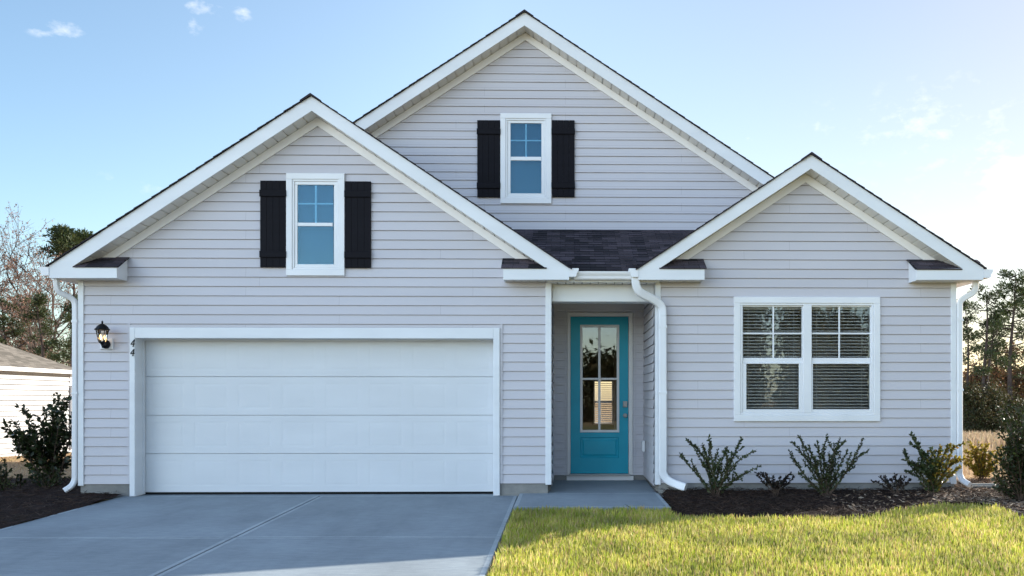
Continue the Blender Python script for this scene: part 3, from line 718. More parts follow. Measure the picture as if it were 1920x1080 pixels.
def ring(b, r0, r1, ya, yb):
    A = [(r0[0],r0[2]),(r0[1],r0[2]),(r0[1],r0[3]),(r0[0],r0[3])]; B = [(r1[0],r1[2]),(r1[1],r1[2]),(r1[1],r1[3]),(r1[0],r1[3])]
    for s in range(4):
        t = (s+1) % 4; b.quad((A[s][0],ya,A[s][1]),(A[t][0],ya,A[t][1]),(B[t][0],yb,B[t][1]),(B[s][0],yb,B[s][1]))
rr0 = (lx0, lx1, ppz0, ppz1)
def ins(r, d): return (r[0]+d, r[1]-d, r[2]+d, r[3]-d)
ring(b, rr0, ins(rr0, .012), Yd, Yd+.014); ring(b, ins(rr0, .012), ins(rr0, .035), Yd+.014, Yd+.012); ring(b, ins(rr0, .035), ins(rr0, .055), Yd+.012, Yd+.002)
r5 = ins(rr0, .055); b.quad((r5[0],Yd+.002,r5[2]),(r5[1],Yd+.002,r5[2]),(r5[1],Yd+.002,r5[3]),(r5[0],Yd+.002,r5[3]))
b.build('door_leaf', M['teal'], fd)
M['shaded_white'] = paint('shaded_white_trim', (.68,.655,.63), .5, .03)  # white door trim with the porch shadow mixed into its colour
b = MB(); b.frame(lx0-.004, lx1+.004, lz0-.004, lz1+.004, (qx0-lx0)+.004, Yd-.012, Yd-.001, c=.004); b.build('lite_frame', M['shaded_white'], fd)
mvx = ax(1123.8, Yd); mhz = az(710.4, Yd, 1120)
b = MB(); b.cbox(mvx-.019, mvx+.019, Yd-.010, Yd+.01, qz0, qz1, .004); b.cbox(qx0, mvx-.0195, Yd-.009, Yd+.01, mhz-.016, mhz+.016, .004); b.cbox(mvx+.0195, qx1, Yd-.009, Yd+.01, mhz-.016, mhz+.016, .004); b.build('grille', M['shaded_white'], fd)
b = MB(); b.box(qx0-.004, qx1+.004, Yd+.012, Yd+.016, qz0-.004, qz1+.004); b.build('pane', M['glass'], fd)
kx = ax(1172, Yd); 
b = MB(); b.cbox(kx-.034, kx+.034, Yd-.035, Yd-.001, az(763.6, Yd, 1172), az(752.2, Yd, 1172), .008); b.lathe((kx, Yd-.037, az(760.5, Yd, 1172)), [(.012,-.006),(.016,0),(.016,.003)], 12, 'y'); b.build('deadbolt', M['nickel'], fd, False)
b = MB(); kz = az(779, Yd, 1172); b.lathe((kx, Yd, kz), [(.034,-.001),(.034,-.008),(.014,-.012),(.013,-.04),(.030,-.05),(.033,-.065),(.022,-.078),(.004,-.08)], 16, 'y'); b.build('door_knob', M['nickel'], fd, True)
df = sub('door_frame', house, ((dx0+dx1)/2, YM, .05))
cx0, cx1, cz1 = ax(1063.5, YM-.02), ax(1186.5, YM-.02), az(585.8, YM-.02, 1120)
b = MB(); b.cbox(cx0, dx0-.004, YM-.035, YM+.06, dz0-.02, cz1, .006); b.cbox(dx1+.004, cx1, YM-.035, YM+.06, dz0-.02, cz1, .006); b.cbox(dx0-.004, dx1+.004, YM-.034, YM+.06, dz1+.005, cz1-.001, .006); b.build('casing', M['shaded_white'], df)
b = MB(); b.cbox(cx0-.01, cx1+.01, YM-.05, YM+.05, az(903.3, YM-.05, 1120), az(892.5, YM-.05, 1120), .005); b.build('sill_board', M['shaded_white'], df)
b = MB(); b.cbox(dx0-.03, dx1+.03, YM-.075, YM+.06, az(892.5, YM-.07, 1120), dz0-.004, .004); b.build('threshold', M['nickel'], df)
b = MB(); b.box(cx0-.045, cx0-.012, YM-.026, YM, .11, cz1+.045); b.box(cx1+.012, cx1+.045, YM-.026, YM, .11, cz1+.045); b.box(cx0-.012, cx1+.012, YM-.026, YM, cz1+.012, cz1+.045); b.build('channel', M['siding'], house)
b = MB(); dbx, dbz = at(1182, 747, YM-.04); b.cbox(dbx-.012, dbx+.012, YM-.05, YM-.0355, dbz-.03, dbz+.03); b.build('doorbell', M['shaded_white'], house)
# outlet cover on the porch side wall
ox = WL1-.004
oc = MB(); zo0, zo1 = az(846, 1.45, 1215), az(826, 1.45, 1215)
oc.box(ox-.045, ox-.0165, 1.36, 1.50, zo0, zo1); oc.box(ox-.055, ox-.046, 1.37, 1.49, zo0+.012, zo1-.008)
oc = oc.build('outlet_cover', M['vinyl']); tag(oc, 'small white weatherproof outlet cover on the porch side wall by the turquoise door', 'outlet cover')

# --- wall lantern ------------------------------------------------------------------------
lc = at(199.6, 645.0, -.03)
lam = empty('wall_lantern', (lc[0], -.03, lc[1]))
tag(lam, 'black lit lantern with domed cap mounted on the siding left of the garage door', 'lantern')
mx0, mz0 = lc
b = MB(); b.cbox(mx0-.088, mx0+.088, -.04, -.012, mz0-.075, mz0+.075, .01); b.build('mounting_block', M['vinyl'], lam)
b = MB(); b.lathe((mx0, -.04, mz0-.005), [(.060,0),(.060,-.014),(.052,-.034),(.03,-.052)], 20, 'y'); b.build('back_plate', M['black'], lam)
ly = -.18; lcx = at(191.8, 630, ly)[0]; zb_, zt_ = az(641.5, ly, 192), az(619, ly, 192)
arm = smooth_path([(mx0, -.07, mz0-.01), (mx0-.002, -.12, mz0-.05), (lcx, ly+.01, mz0-.045), (lcx, ly, zb_-.03), (lcx, ly, zb_)])
b = MB(); b.tube(arm, .011, 8); b.lathe((lcx, ly, zb_-.045), [(.008,0),(.02,.012),(.03,.03),(.05,.045),(.05,.052)], 12)
# corner ribs: six-sided cage wider at the top
r0_, r1_ = .045, .075
for j in range(6):
    a = math.pi*2*j/6+.3
    b.tube([(lcx+r0_*math.cos(a), ly+r0_*math.sin(a), zb_), (lcx+r1_*math.cos(a), ly+r1_*math.sin(a), zt_)], .006, 5)
b.build('frame', M['black'], lam)
b = MB(); b.lathe((lcx, ly, zt_), [(.080,-.004),(.095,0),(.097,.010),(.082,.024),(.070,.045),(.050,.066),(.030,.078),(.014,.084),(.010,.100),(.015,.108),(.010,.118),(.003,.128)], 12); b.build('cap', M['black'], lam)
b = MB(); k = 6
for j in range(k):
    a0 = math.pi*2*j/6+.3; a1 = math.pi*2*(j+1)/6+.3
    b.quad((lcx+r0_*math.cos(a0), ly+r0_*math.sin(a0), zb_), (lcx+r0_*math.cos(a1), ly+r0_*math.sin(a1), zb_), (lcx+r1_*math.cos(a1), ly+r1_*math.sin(a1), zt_), (lcx+r1_*math.cos(a0), ly+r1_*math.sin(a0), zt_))
b.build('pane', M['glass_lamp'], lam)
for dx in (-.024, .026):
    b = MB(); b.lathe((lcx+dx, ly, zb_+.03), [(.006,0),(.012,.018),(.014,.036),(.010,.055),(.003,.075)], 10); b.build('bulb', M['bulb'], lam, True)
for dx in (-.024, .026): MB().tube([(lcx+dx, ly, zb_), (lcx+dx, ly, zb_+.035)], .007, 6).build('candle_holder', M['black'], lam)

# ================================================================== GROUND, DRIVEWAY, BEDS
def axis(segs):
    out = []
    for a, b_, n in segs: out += list(np.linspace(a, b_, n, endpoint=False))
    out.append(segs[-1][1]); return out
def sheet(name, xs, ys_, zf, mat, keep=None):
    xs = np.array(xs); ys_ = np.array(ys_); nx, ny = len(xs), len(ys_)
    V = [(x, y, zf(x, y)) for y in ys_ for x in xs]
    q = []
    for j in range(ny-1):
        for i in range(nx-1):
            if keep and not keep((xs[i]+xs[i+1])/2, (ys_[j]+ys_[j+1])/2): continue
            a = j*nx+i; q.append((a, a+1, a+1+nx, a+nx))
    o = npmesh(name, V, q, mat)
    for p in o.data.polygons: p.use_smooth = True
    return o
g = sheet('ground', axis([(-900,-60,12),(-60,60,60),(60,900,12)]), axis([(-600,-40,8),(-40,0,10),(0,60,60),(60,1500,20)]),
          lambda x, y: zg(x, y)-.06 if abs(y) < 60 else zg(x, max(-60, min(60, y)))-.06, M['field'])
tag(g, kind='structure')
g = sheet('lawn', axis([(-.62,30,40)]), axis([(-40,-14,6),(-14,-1.2,20)]), lambda x, y: zg(x, y)-.035, M['lawnsoil']); tag(g, kind='structure')
g = sheet('side_lawn', axis([(-30,-6.16,20)]), axis([(-40,-14,6),(-14,-2.5,10)]), lambda x, y: zg(x, y)-.035, M['lawnsoil']); tag(g, kind='structure')

def inpoly(poly):
    P = np.array(poly)
    def f(x, y):
        c = False; n = len(P); j = n-1
        for i in range(n):
            if (P[i,1] > y) != (P[j,1] > y) and x < (P[j,0]-P[i,0])*(y-P[i,1])/(P[j,1]-P[i,1])+P[i,0]: c = not c
            j = i
        return c
    return f
edge = [gp(x, y) for x, y in ((1262,966),(1280,972),(1531,974),(1600,975),(1645,967),(1690,957),(1740,950),(1820,945),(1870,952),(1925,976),(1990,1000))]
bedR = [(WL1+.06, 1.0), (1.29, -1.45), (-.62, -1.45), (-.62, gp(960,957)[1])] + [gp(1255,957)] + edge + [(12, -2.2), (12, 1.6), (8.5, 2.2), (6.5, 1.7), (5.2, 1.2)]
inR = inpoly(bedR)
def zmR(x, y):
    h = zg(x, y)+.0
    t = max(0, min(1, (y+2.3)/2.2)); base = -.035+.09*t
    if x > 5.6: base = -.02+.03*t
    if x < 1.35: base = min(base, -.03+max(0, x-1.2)*.2)
    nz_ = noise.noise(Vector((x*1.7, y*1.7, .3)))*.022+noise.noise(Vector((x*6, y*6, 2)))*.014+noise.noise(Vector((x*17, y*17, 5)))*.008
    return h+base+nz_
g = sheet('mulch_bed', np.arange(-.7, 12, .07), np.arange(-4.2, 2.3, .07), zmR, M['mulch'], inR); tag(g, kind='structure')
DLX = (gp(190,937)[0]+gp(0,989)[0])/2; DRX = -.65; DMX = (gp(592,928)[0]+gp(292,1079)[0])/2
bedL = [(DLX+.02, .0), (DLX+.02, -3.6), (-7, -4.0), (-9, -4.1), (-13, -3.6), (-13, .6), gp(0, 893), gp(40, 893), gp(75, 893), gp(118, 897), (WL+.02, 1.6), (WL+.02, .0)]
inL = inpoly(bedL)
def zmL(x, y):
    return zg(x, y)-.02+max(0, min(1, (y+1.2)/1.2))*max(0, min(1, 1-(x-DLX)/.8 if x > DLX else 1))*.05+noise.noise(Vector((x*1.7, y*1.7, 1.3)))*.03+noise.noise(Vector((x*8, y*8, 1)))*.015
g = sheet('mulch_bed_side', np.arange(-13, -5.9, .08), np.arange(-4.2, 2.3, .08), zmL, M['mulch'], inL); tag(g, kind='structure')
# driveway tiles with tooled joints
b = MB()
EB = MB()
def tile(b, x0, x1, y0, y1, zf, c=.012, th=.12, gap=.0035, band=.045):
    for (u0, u1, v0, v1) in ((x0+c, x0+c+band, y0+c, y1-c), (x1-c-band, x1-c, y0+c, y1-c), (x0+c+band, x1-c-band, y0+c, y0+c+band), (x0+c+band, x1-c-band, y1-c-band, y1-c)):
        EB.quad(*[(x, y, zf(x, y)+.0015) for x, y in ((u0,v0),(u1,v0),(u1,v1),(u0,v1))])
    x0 += gap; x1 -= gap; y0 += gap; y1 -= gap
    T = [(x0+c,y0+c),(x1-c,y0+c),(x1-c,y1-c),(x0+c,y1-c)]; O = [(x0,y0),(x1,y0),(x1,y1),(x0,y1)]
    b.quad(*[(x, y, zf(x, y)) for x, y in T])
    for i in range(4):
        j = (i+1) % 4
        b.quad((O[i][0],O[i][1],zf(*O[i])-.009),(O[j][0],O[j][1],zf(*O[j])-.009),(T[j][0],T[j][1],zf(*T[j])),(T[i][0],T[i][1],zf(*T[i])))
        b.quad((O[i][0],O[i][1],zf(*O[i])-th),(O[j][0],O[j][1],zf(*O[j])-th),(O[j][0],O[j][1],zf(*O[j])-.009),(O[i][0],O[i][1],zf(*O[i])-.009))
zd = lambda x, y: .025*min(y, 0)-.022
YJ = gp(200, 1005)[1]
ysd = [.28, YJ, YJ*2, YJ*3, YJ*4.2]
for i in range(4):
    for xa, xb in ((DLX, DMX), (DMX, DRX)): 
        if i == 0: tile(b, xa, xb, ysd[1], -.0, zd)
        else: tile(b, xa, xb, ysd[i+1], ysd[i], zd)
b.quad((gx0-.3, 0.0, -.022), (gx1+.3, 0.0, -.022), (gx1+.3, .28, -.024), (gx0-.3, .28, -.024))
tag(b.build('driveway', M['concrete']), kind='structure')
b = MB(); b.box(DLX+.02, DRX-.02, ysd[-1], .2, -.5, -.45)
b = MB(); tile(b, DRX+.012, 1.29, -1.43, -.02, lambda x, y: .012+.012*y, .014); b.quad((WR-.1,-.02,.012),(WL1+.02,-.02,.012),(WL1+.02,YM+.05,.035),(WR-.1,YM+.05,.035))
tag(b.build('porch_walkway', M['concrete']), kind='structure')
tag(EB.build('driveway_edging', M['edge']), kind='structure')
b = MB(); b.box(DRX+.014, WR-.1, -.022, .0, -.1, .0); 

# pine straw, debris, grass
def scatter_flat(name, inside, bbox, n, zf, mat, ln, wd, tilt=.25, dens=None, seed=3):
    r = np.random.default_rng(seed); P = []; D = []
    while len(P) < n:
        x = r.uniform(bbox[0], bbox[1]); y = r.uniform(bbox[2], bbox[3])
        if not inside(x, y): continue
        if dens and r.random() > dens(x, y): continue
        P.append((x, y, zf(x, y)+r.uniform(.004, .03))); a = r.uniform(0, 2*math.pi); D.append((math.cos(a), math.sin(a), r.normal(0, tilt)))
    V, q = leaves(P, D, r.uniform(ln[0], ln[1], n), r.uniform(wd[0], wd[1], n)); return npmesh(name, V, q, mat)
o = scatter_flat('pine_straw', inR, (-.6, 9, -4, 2), 30000, zmR, M['straw'], (.06,.16), (.004,.009)); tag(o, 'reddish brown pine straw spread over the bed below the double window', 'pine straw', kind='stuff')
o = scatter_flat('pine_straw', inL, (-12, -6, -4, 2), 12000, zmL, M['straw'], (.06,.16), (.004,.009), seed=4); tag(o, 'dark pine straw over the bed left of the driveway', 'pine straw', kind='stuff')
o = scatter_flat('debris', inR, (3.4, 9, -3, 2), 17000, zmR, M['chips'], (.03,.10), (.010,.03), dens=lambda x, y: 1 if x > 5.2+y*.5 else .15, seed=5); tag(o, 'pale sandy leaf litter at the right end of the bed', 'leaf litter', kind='stuff')

def grass(name, n, bbox, ok, zf, mat, h, w, lean=.35, seed=1, pw=1.0):
    r = np.random.default_rng(seed); m = int(n*1.3)
    X = r.uniform(bbox[0], bbox[1], m*3); Y = bbox[3]-(bbox[3]-bbox[2])*r.random(m*3)**pw
    k = np.array([ok(a, b_) for a, b_ in zip(X, Y)]); X = X[k][:n]; Y = Y[k][:n]; n = len(X)
    Z = np.array([zf(a, b_) for a, b_ in zip(X, Y)])
    clump = np.array([noise.noise(Vector((a*5, b_*5, seed)))+.6*noise.noise(Vector((a*14, b_*14, seed))) for a, b_ in zip(X, Y)])
    H = r.uniform(h[0], h[1], n)*(1+.16*clump); Wd = r.uniform(w[0], w[1], n)
    A = r.uniform(0, 2*np.pi, n); ln = np.abs(r.normal(0, lean, n)); B = r.uniform(0, 2*np.pi, n)
    base = np.stack([X, Y, Z], 1); S = np.stack([np.cos(A), np.sin(A), 0*A], 1)*Wd[:, None]/2; Ld = np.stack([np.cos(B), np.sin(B), 0*B], 1)
    up = np.array([0,0,1.0])
    mid = base+up*(H*.55)[:, None]+Ld*(H*ln*.35)[:, None]; tip = base+up*(H*np.clip(1-.3*ln, .4, 1))[:, None]+Ld*(H*ln)[:, None]
    V = np.stack([base-S, base+S, mid+S*.75, mid-S*.75, tip], 1).reshape(-1, 3)
    i = np.arange(n)*5
    T = np.stack([np.stack([i, i+1, i+2], 1), np.stack([i, i+2, i+3], 1), np.stack([i+3, i+2, i+4], 1)], 1).reshape(-1, 3)
    return npmesh(name, V, T, mat, k=3)
def okL(x, y): return x > DRX+.035 and not inR(x, y) and y < gp(1000, 957)[1]
yl = gp(1000, 957)[1]
edge_y = [(e[0], e[1]) for e in edge]
def lawn_ok(x, y):
    if x < DRX+.03 or y > .5: return False
    if inR(x, y): return False
    if x < 1.5 and y > yl: return False
    return y < (-1.2 if x < 6 else -.8)
o = grass('grass', 105000, (DRX, 6.8, -5.6, -.9), lawn_ok, lambda x, y: zg(x, y)-.035, M['grass'], (.045,.115), (.011,.019), lean=.24, seed=2, pw=.85)
tag(o, 'yellow green lawn grass in front of the right gable', 'grass', kind='stuff')
# dry grass in the field and side yard
def field_ok(x, y): return not (WL-.6 < x < WR1+.6 and y < BY+1) and not inR(x, y) and not inL(x, y)
def zgf(x, y): return zg(x, y)-.06
o1 = grass('dry_grass', 16000, (5.6, 16, 1.2, 18), field_ok, zgf, M['drygrass'], (.04,.14), (.008,.02), .5, seed=6, pw=.7)
tag(o1, 'tan dry grass of the field beyond the right side of the house', 'dry grass', kind='stuff')
o1 = grass('dry_grass', 22000, (14, 34, 18, 46), field_ok, zgf, M['drygrass'], (.2,.6), (.03,.07), .4, seed=8)
tag(o1, 'tall pale weeds standing in front of the pine trees on the right', 'dry grass', kind='stuff')
o1 = grass('dry_grass', 9000, (-16, -7, .3, 15), lambda x, y: x < WL-.4 and not inL(x, y), zgf, M['drygrass'], (.02,.06), (.008,.018), .6, seed=9, pw=.8)
tag(o1, 'short tan winter grass between the two houses', 'dry grass', kind='stuff')

# ================================================================== SHRUBS
def rstem(mb, P, D, p0, p1, r0, leafstep, ls, spread=.6, bend=.12, side_n=0, start=.2, rr=rnd):
    """one stem with leaves; returns nothing, appends"""
    p0 = Vector(p0); p1 = Vector(p1); L = (p1-p0).length; ctl = (p0+p1)/2+Vector((rr.uniform(-1,1), rr.uniform(-1,1), rr.uniform(-.2,.6)))*L*bend+(Vector((-(p1-p0).x*.25, 0, abs((p1-p0).x)*.32)) if rr.random() < .25 else Vector((0,0,0)))
    n = max(4, int(L/.06)); path = []
    for i in range(n+1):
        t = i/n; path.append((1-t)**2*p0+2*t*(1-t)*ctl+t*t*p1)
    mb.tube(path, [r0*(1-.75*i/n) for i in range(n+1)], 5)
    m = int(L/leafstep)
    for i in range(m):
        t = start+(1-start)*i/m; q = (1-t)**2*p0+2*t*(1-t)*ctl+t*t*p1; tg = (2*(1-t)*(ctl-p0)+2*t*(p1-ctl)).normalized()
        for s in range(2):
            d = Vector((rr.gauss(0,1), rr.gauss(0,1), rr.gauss(0,.8))).normalized(); d = (tg*.55+d*spread).normalized()
            P.append(tuple(q)); D.append(tuple(d))
    for k in range(side_n):
        t = rr.uniform(.3, .9); q = (1-t)**2*p0+2*t*(1-t)*ctl+t*t*p1; tg = (p1-p0).normalized()
        d = (tg+Vector((rr.gauss(0,.6), rr.gauss(0,.6), rr.gauss(.1,.4)))).normalized()
        rstem(mb, P, D, q, q+d*L*rr.uniform(.15, .32), r0*.5, leafstep, ls, spread, bend, 0, .1, rr)
def shrub(name, base, tips, leaf, stem='stem', leafstep=.02, ls=(.035,.018), label='', cat='shrub', group=None, side_n=2, spread=.6, yellow=None, r0=.007, bend=.1, start=.2, seed=1):
    rr = random.Random(seed); e = empty(name, base); tag(e, label, cat, group)
    mb = MB(); P = []; D = []
    for t in tips:
        rstem(mb, P, D, Vector(base)+Vector((rr.uniform(-.04,.04), rr.uniform(-.04,.04), 0)), t, r0, leafstep, ls, spread, bend, side_n, start, rr)
    mb.build('stem', M[stem], e)
    P = np.array(P); D = np.array(D); n = len(P); s = NR.uniform(.7, 1.25, n)
    if yellow:
        k = np.array([yellow(p) for p in P]); k = NR.random(n) < k
        for mask, mt in ((~k, leaf), (k, 'yellowleaf')):
            V, q = leaves(P[mask], D[mask], ls[0]*s[mask], ls[1]*s[mask]); npmesh('foliage', V, q, M[mt], e)
    else:
        V, q = leaves(P, D, ls[0]*s, ls[1]*s); npmesh('foliage', V, q, M[leaf], e)
    return e
def tipsfrom(pxs, Y, jit=.12, rr=rnd):
    return [P3(x, y, Y+rr.uniform(-jit, jit)) for x, y in pxs]
def bush(px, Yb, pxtips, seed, label, **kw):
    X = ax(px, Yb); zb0 = (zmR if X > 0 else zmL)(X, Yb) if (inR(X, Yb) or inL(X, Yb)) else zg(X, Yb)-.05
    rr = random.Random(seed)
    return shrub('shrub', (X, Yb, zb0), tipsfrom(pxtips, Yb, kw.pop('jit', .14), rr), kw.pop('leaf', 'privet'), label=label, seed=seed, **kw)
G3 = 'leggy foundation shrubs under the double window'
bush(1343, -.55, [(1275,854),(1290,828),(1302,842),(1318,838),(1329,816),(1332,835),(1346,842),(1364,838),(1389,824),(1375,850),(1416,846),(1428,873),(1402,885),(1352,868),(1322,870),(1300,872),(1380,872)], 21,
     'leggy green shrub at the left under the double window, beside the middle downspout foot', group=G3, side_n=2, leafstep=.011, ls=(.037,.021), bend=.13, start=.12, spread=.6, r0=.009)
bush(1549, -.55, [(1484,828),(1499,818),(1482,852),(1496,886),(1516,842),(1533,828),(1551,815),(1540,850),(1565,832),(1576,822),(1586,826),(1619,822),(1612,854),(1580,884),(1505,862),(1560,860),(1590,845),(1528,866)], 22,
     'middle one of the three leggy shrubs under the double window', group=G3, side_n=2, leafstep=.011, ls=(.037,.021), bend=.13, start=.12, spread=.6, r0=.009)
yl_ = lambda p: max(0, min(.95, (p[0]-ax(1738, -.55))/.28))
bush(1748, -.55, [(1708,812),(1720,830),(1695,848),(1693,862),(1735,850),(1715,868),(1763,836),(1778,834),(1788,836),(1757,860),(1800,860),(1792,880),(1776,868),(1725,880),(1745,840)], 23,
     'leggy shrub near the right corner with yellowing leaves on its sunlit side', group=G3, side_n=3, leafstep=.009, ls=(.044,.026), bend=.10, start=.12, spread=.6, yellow=yl_, r0=.009)
G4 = 'low plum-leaved plants between the shrubs'
bush(1455, -.5, [(1420,890),(1428,886),(1437,888),(1448,893),(1462,894),(1472,898),(1484,888),(1490,893),(1456,902),(1440,902)], 24, 'low dark plant between the left and middle leggy shrubs', leaf='loro', group=G4, side_n=2, leafstep=.016, ls=(.04,.024), start=.4, cat='plant')
bush(1682, -.45, [(1650,894),(1657,892),(1668,896),(1676,893),(1688,893),(1698,894),(1708,898),(1640,902)], 25, 'low dark plant between the middle and right leggy shrubs', leaf='loro', group=G4, side_n=2, leafstep=.018, ls=(.04,.024), start=.4, cat='plant')
# yellow shrub beyond the right downspout
bush(1838, 1.4, [(1812,842),(1818,830),(1828,852),(1840,846),(1852,832),(1860,848),(1806,868),(1868,866),(1846,862),(1825,872),(1878,842),(1834,868),(1856,876)], 26, 'small shrub with yellow green autumn leaves behind the right downspout', leaf='yellowleaf', side_n=6, leafstep=.018, ls=(.055,.032), start=.2, spread=.7)
# big glossy shrub at right edge
rr = random.Random(3)
tp = []
for i in range(66):
    a = rr.uniform(-1, 1); x = 1915+a*55; y = 770+abs(a)**1.3*95+rr.uniform(0, 60)
    tp.append((x, y))
tp += [(1884,752),(1888,765),(1905,770),(1922,775),(1876,800),(1868,840),(1862,872),(1866,890),(1872,860),(1864,880)]
bush(1912, -.75, tp, 27, 'tall dense glossy dark shrub at the right edge, backlit by the sun', leaf='darkleaf', side_n=3, leafstep=.028, ls=(.05,.028), start=.12, spread=.8, jit=.32, r0=.010, bend=.08)
# left big bush
rr = random.Random(5); tp = [(8,802),(14,798),(22,812),(30,790),(48,766),(52,800),(40,820),(70,778),(84,764),(95,762),(105,770),(112,750),(122,746),(130,744),(60,815),(25,828),(45,850),(52,870),(68,842),(80,800),(98,800),(118,782),(128,800),(110,820),(90,830),(125,835),(75,860),(105,860),(130,865),(60,885),(140,770),(148,800),(145,840),(64,792),(34,806)]
bush(100, 1.3, tp, 28, 'large dark shrub with pointed leaves at the left corner of the house', leaf='darkleaf', side_n=4, leafstep=.05, ls=(.085,.045), start=.3, spread=.8, jit=.35, r0=.012, bend=.12)
bush(2, .3, [(-20,850),(-5,858),(8,862),(14,872),(22,880),(26,892),(10,885),(-10,870),(32,908),(20,905),(0,880),(-30,880)], 29, 'dark shrub cut off by the left edge beside the driveway', leaf='darkleaf', side_n=5, leafstep=.035, ls=(.045,.025), start=.1, spread=.8, jit=.2)
bush(88, .5, [(60,888),(68,884),(80,886),(92,884),(104,886),(114,884),(120,888),(52,896),(124,896)], 30, 'low dark plant at the foot of the large left shrub', leaf='darkleaf', side_n=3, leafstep=.03, ls=(.05,.03), start=.2, cat='plant')
bush(38, .5, [(34,892),(38,888),(42,890),(46,898)], 31, 'tiny dark sprig beside the driveway shrub at the left', leaf='darkleaf', side_n=1, leafstep=.03, ls=(.045,.03), start=.2, cat='plant')

# splash block
sx, sy = gp(1843, 917); b = MB()
z0_ = zmR(sx, sy)+.02
b.prism_x([(sy-.10, z0_-.03), (sy+.12, z0_-.03), (sy+.14, z0_+.045), (sy+.09, z0_+.045), (sy+.07, z0_+.015), (sy-.06, z0_+.008), (sy-.09, z0_+.03), (sy-.12, z0_+.03)], sx-.20, sx+.22)
o = b.build('splash_block', M['slate']); tag(o, 'grey concrete splash block lying on the litter by the right corner', 'splash block')

# ================================================================== NEIGHBOUR HOUSE
nx_ = ax(133, 15.9); nh = empty('neighbour_house', (nx_-5, 8, -.4)); tag(nh, 'white-sided neighbouring house with a tan shingle roof at the left edge', 'house')
NY1 = 15.9; NY0 = -6; nz0 = az(857, 13.5, 20); nze = az(697, NY1, 133)
mb = MB(); k = 0; z = nz0
while z < nze:
    z2 = min(z+.15, nze); mb.quad((nx_+.034,NY0,z),(nx_+.034,NY1,z),(nx_+.012,NY1,z2-.024),(nx_+.012,NY0,z2-.024)); mb.quad((nx_,NY0,z),(nx_,NY1,z),(nx_+.034,NY1,z),(nx_+.034,NY0,z)); z = z2
mb.box(nx_-10, nx_-.002, NY0, NY1, nz0-.3, nze); mb.build('wall', M['siding_w'], nh)
MB().box(nx_-.002, nx_+.045, NY1-.1, NY1+.02, nz0, nze).build('corner_trim', M['trim'], nh)
MB().box(nx_-.05, nx_-.001, NY0, NY1, nz0-.5, nz0-.002).build('foundation', M['found'], nh)
ex, ey = nx_+.14, NY1+.3; zr = nze+.06; sN = .5
mb = MB(); mb.box(nx_-9, ex-.02, NY0, ey-.02, zr-.10, zr-.02)
mb.build('soffit', M['trim'], nh)
mb = MB(); rise = 5.0*sN
mb.quad((ex,NY0,zr),(ex,ey,zr),(ex-5,ey-5,zr+rise),(ex-5,NY0,zr+rise), uv=[(NY0,0),(ey,0),(ey-5,5.6),(NY0,5.6)])
mb.quad((ex,ey,zr),(ex-10,ey,zr),(ex-5,ey-5,zr+rise), uv=[(0,0),(10,0),(5,5.6)])
mb.quad((ex-10,ey,zr),(ex-10,NY0,zr),(ex-5,NY0,zr+rise),(ex-5,ey-5,zr+rise), uv=[(0,0),(10,0),(5,5.6),(4,5.6)])
mb.build('roof', M['roof_n'], nh)
mb = MB(); mb.prism_y([(ex,zr-.14),(ex+.09,zr-.14),(ex+.12,zr-.02),(ex,zr-.02)], NY0, ey); mb.build('gutter', M['trim'], nh)
MB().sweep(smooth_path([(ex+.05,NY1+.25,zr-.14),(ex+.04,NY1+.25,zr-.3),(nx_+.12,NY1-.05,zr-.55),(nx_+.07,NY1-.08,zr-.8),(nx_+.07,NY1-.08,nz0+.1)]), .09, .07, Vector((1,0,0))).build('downspout', M['trim'], nh)

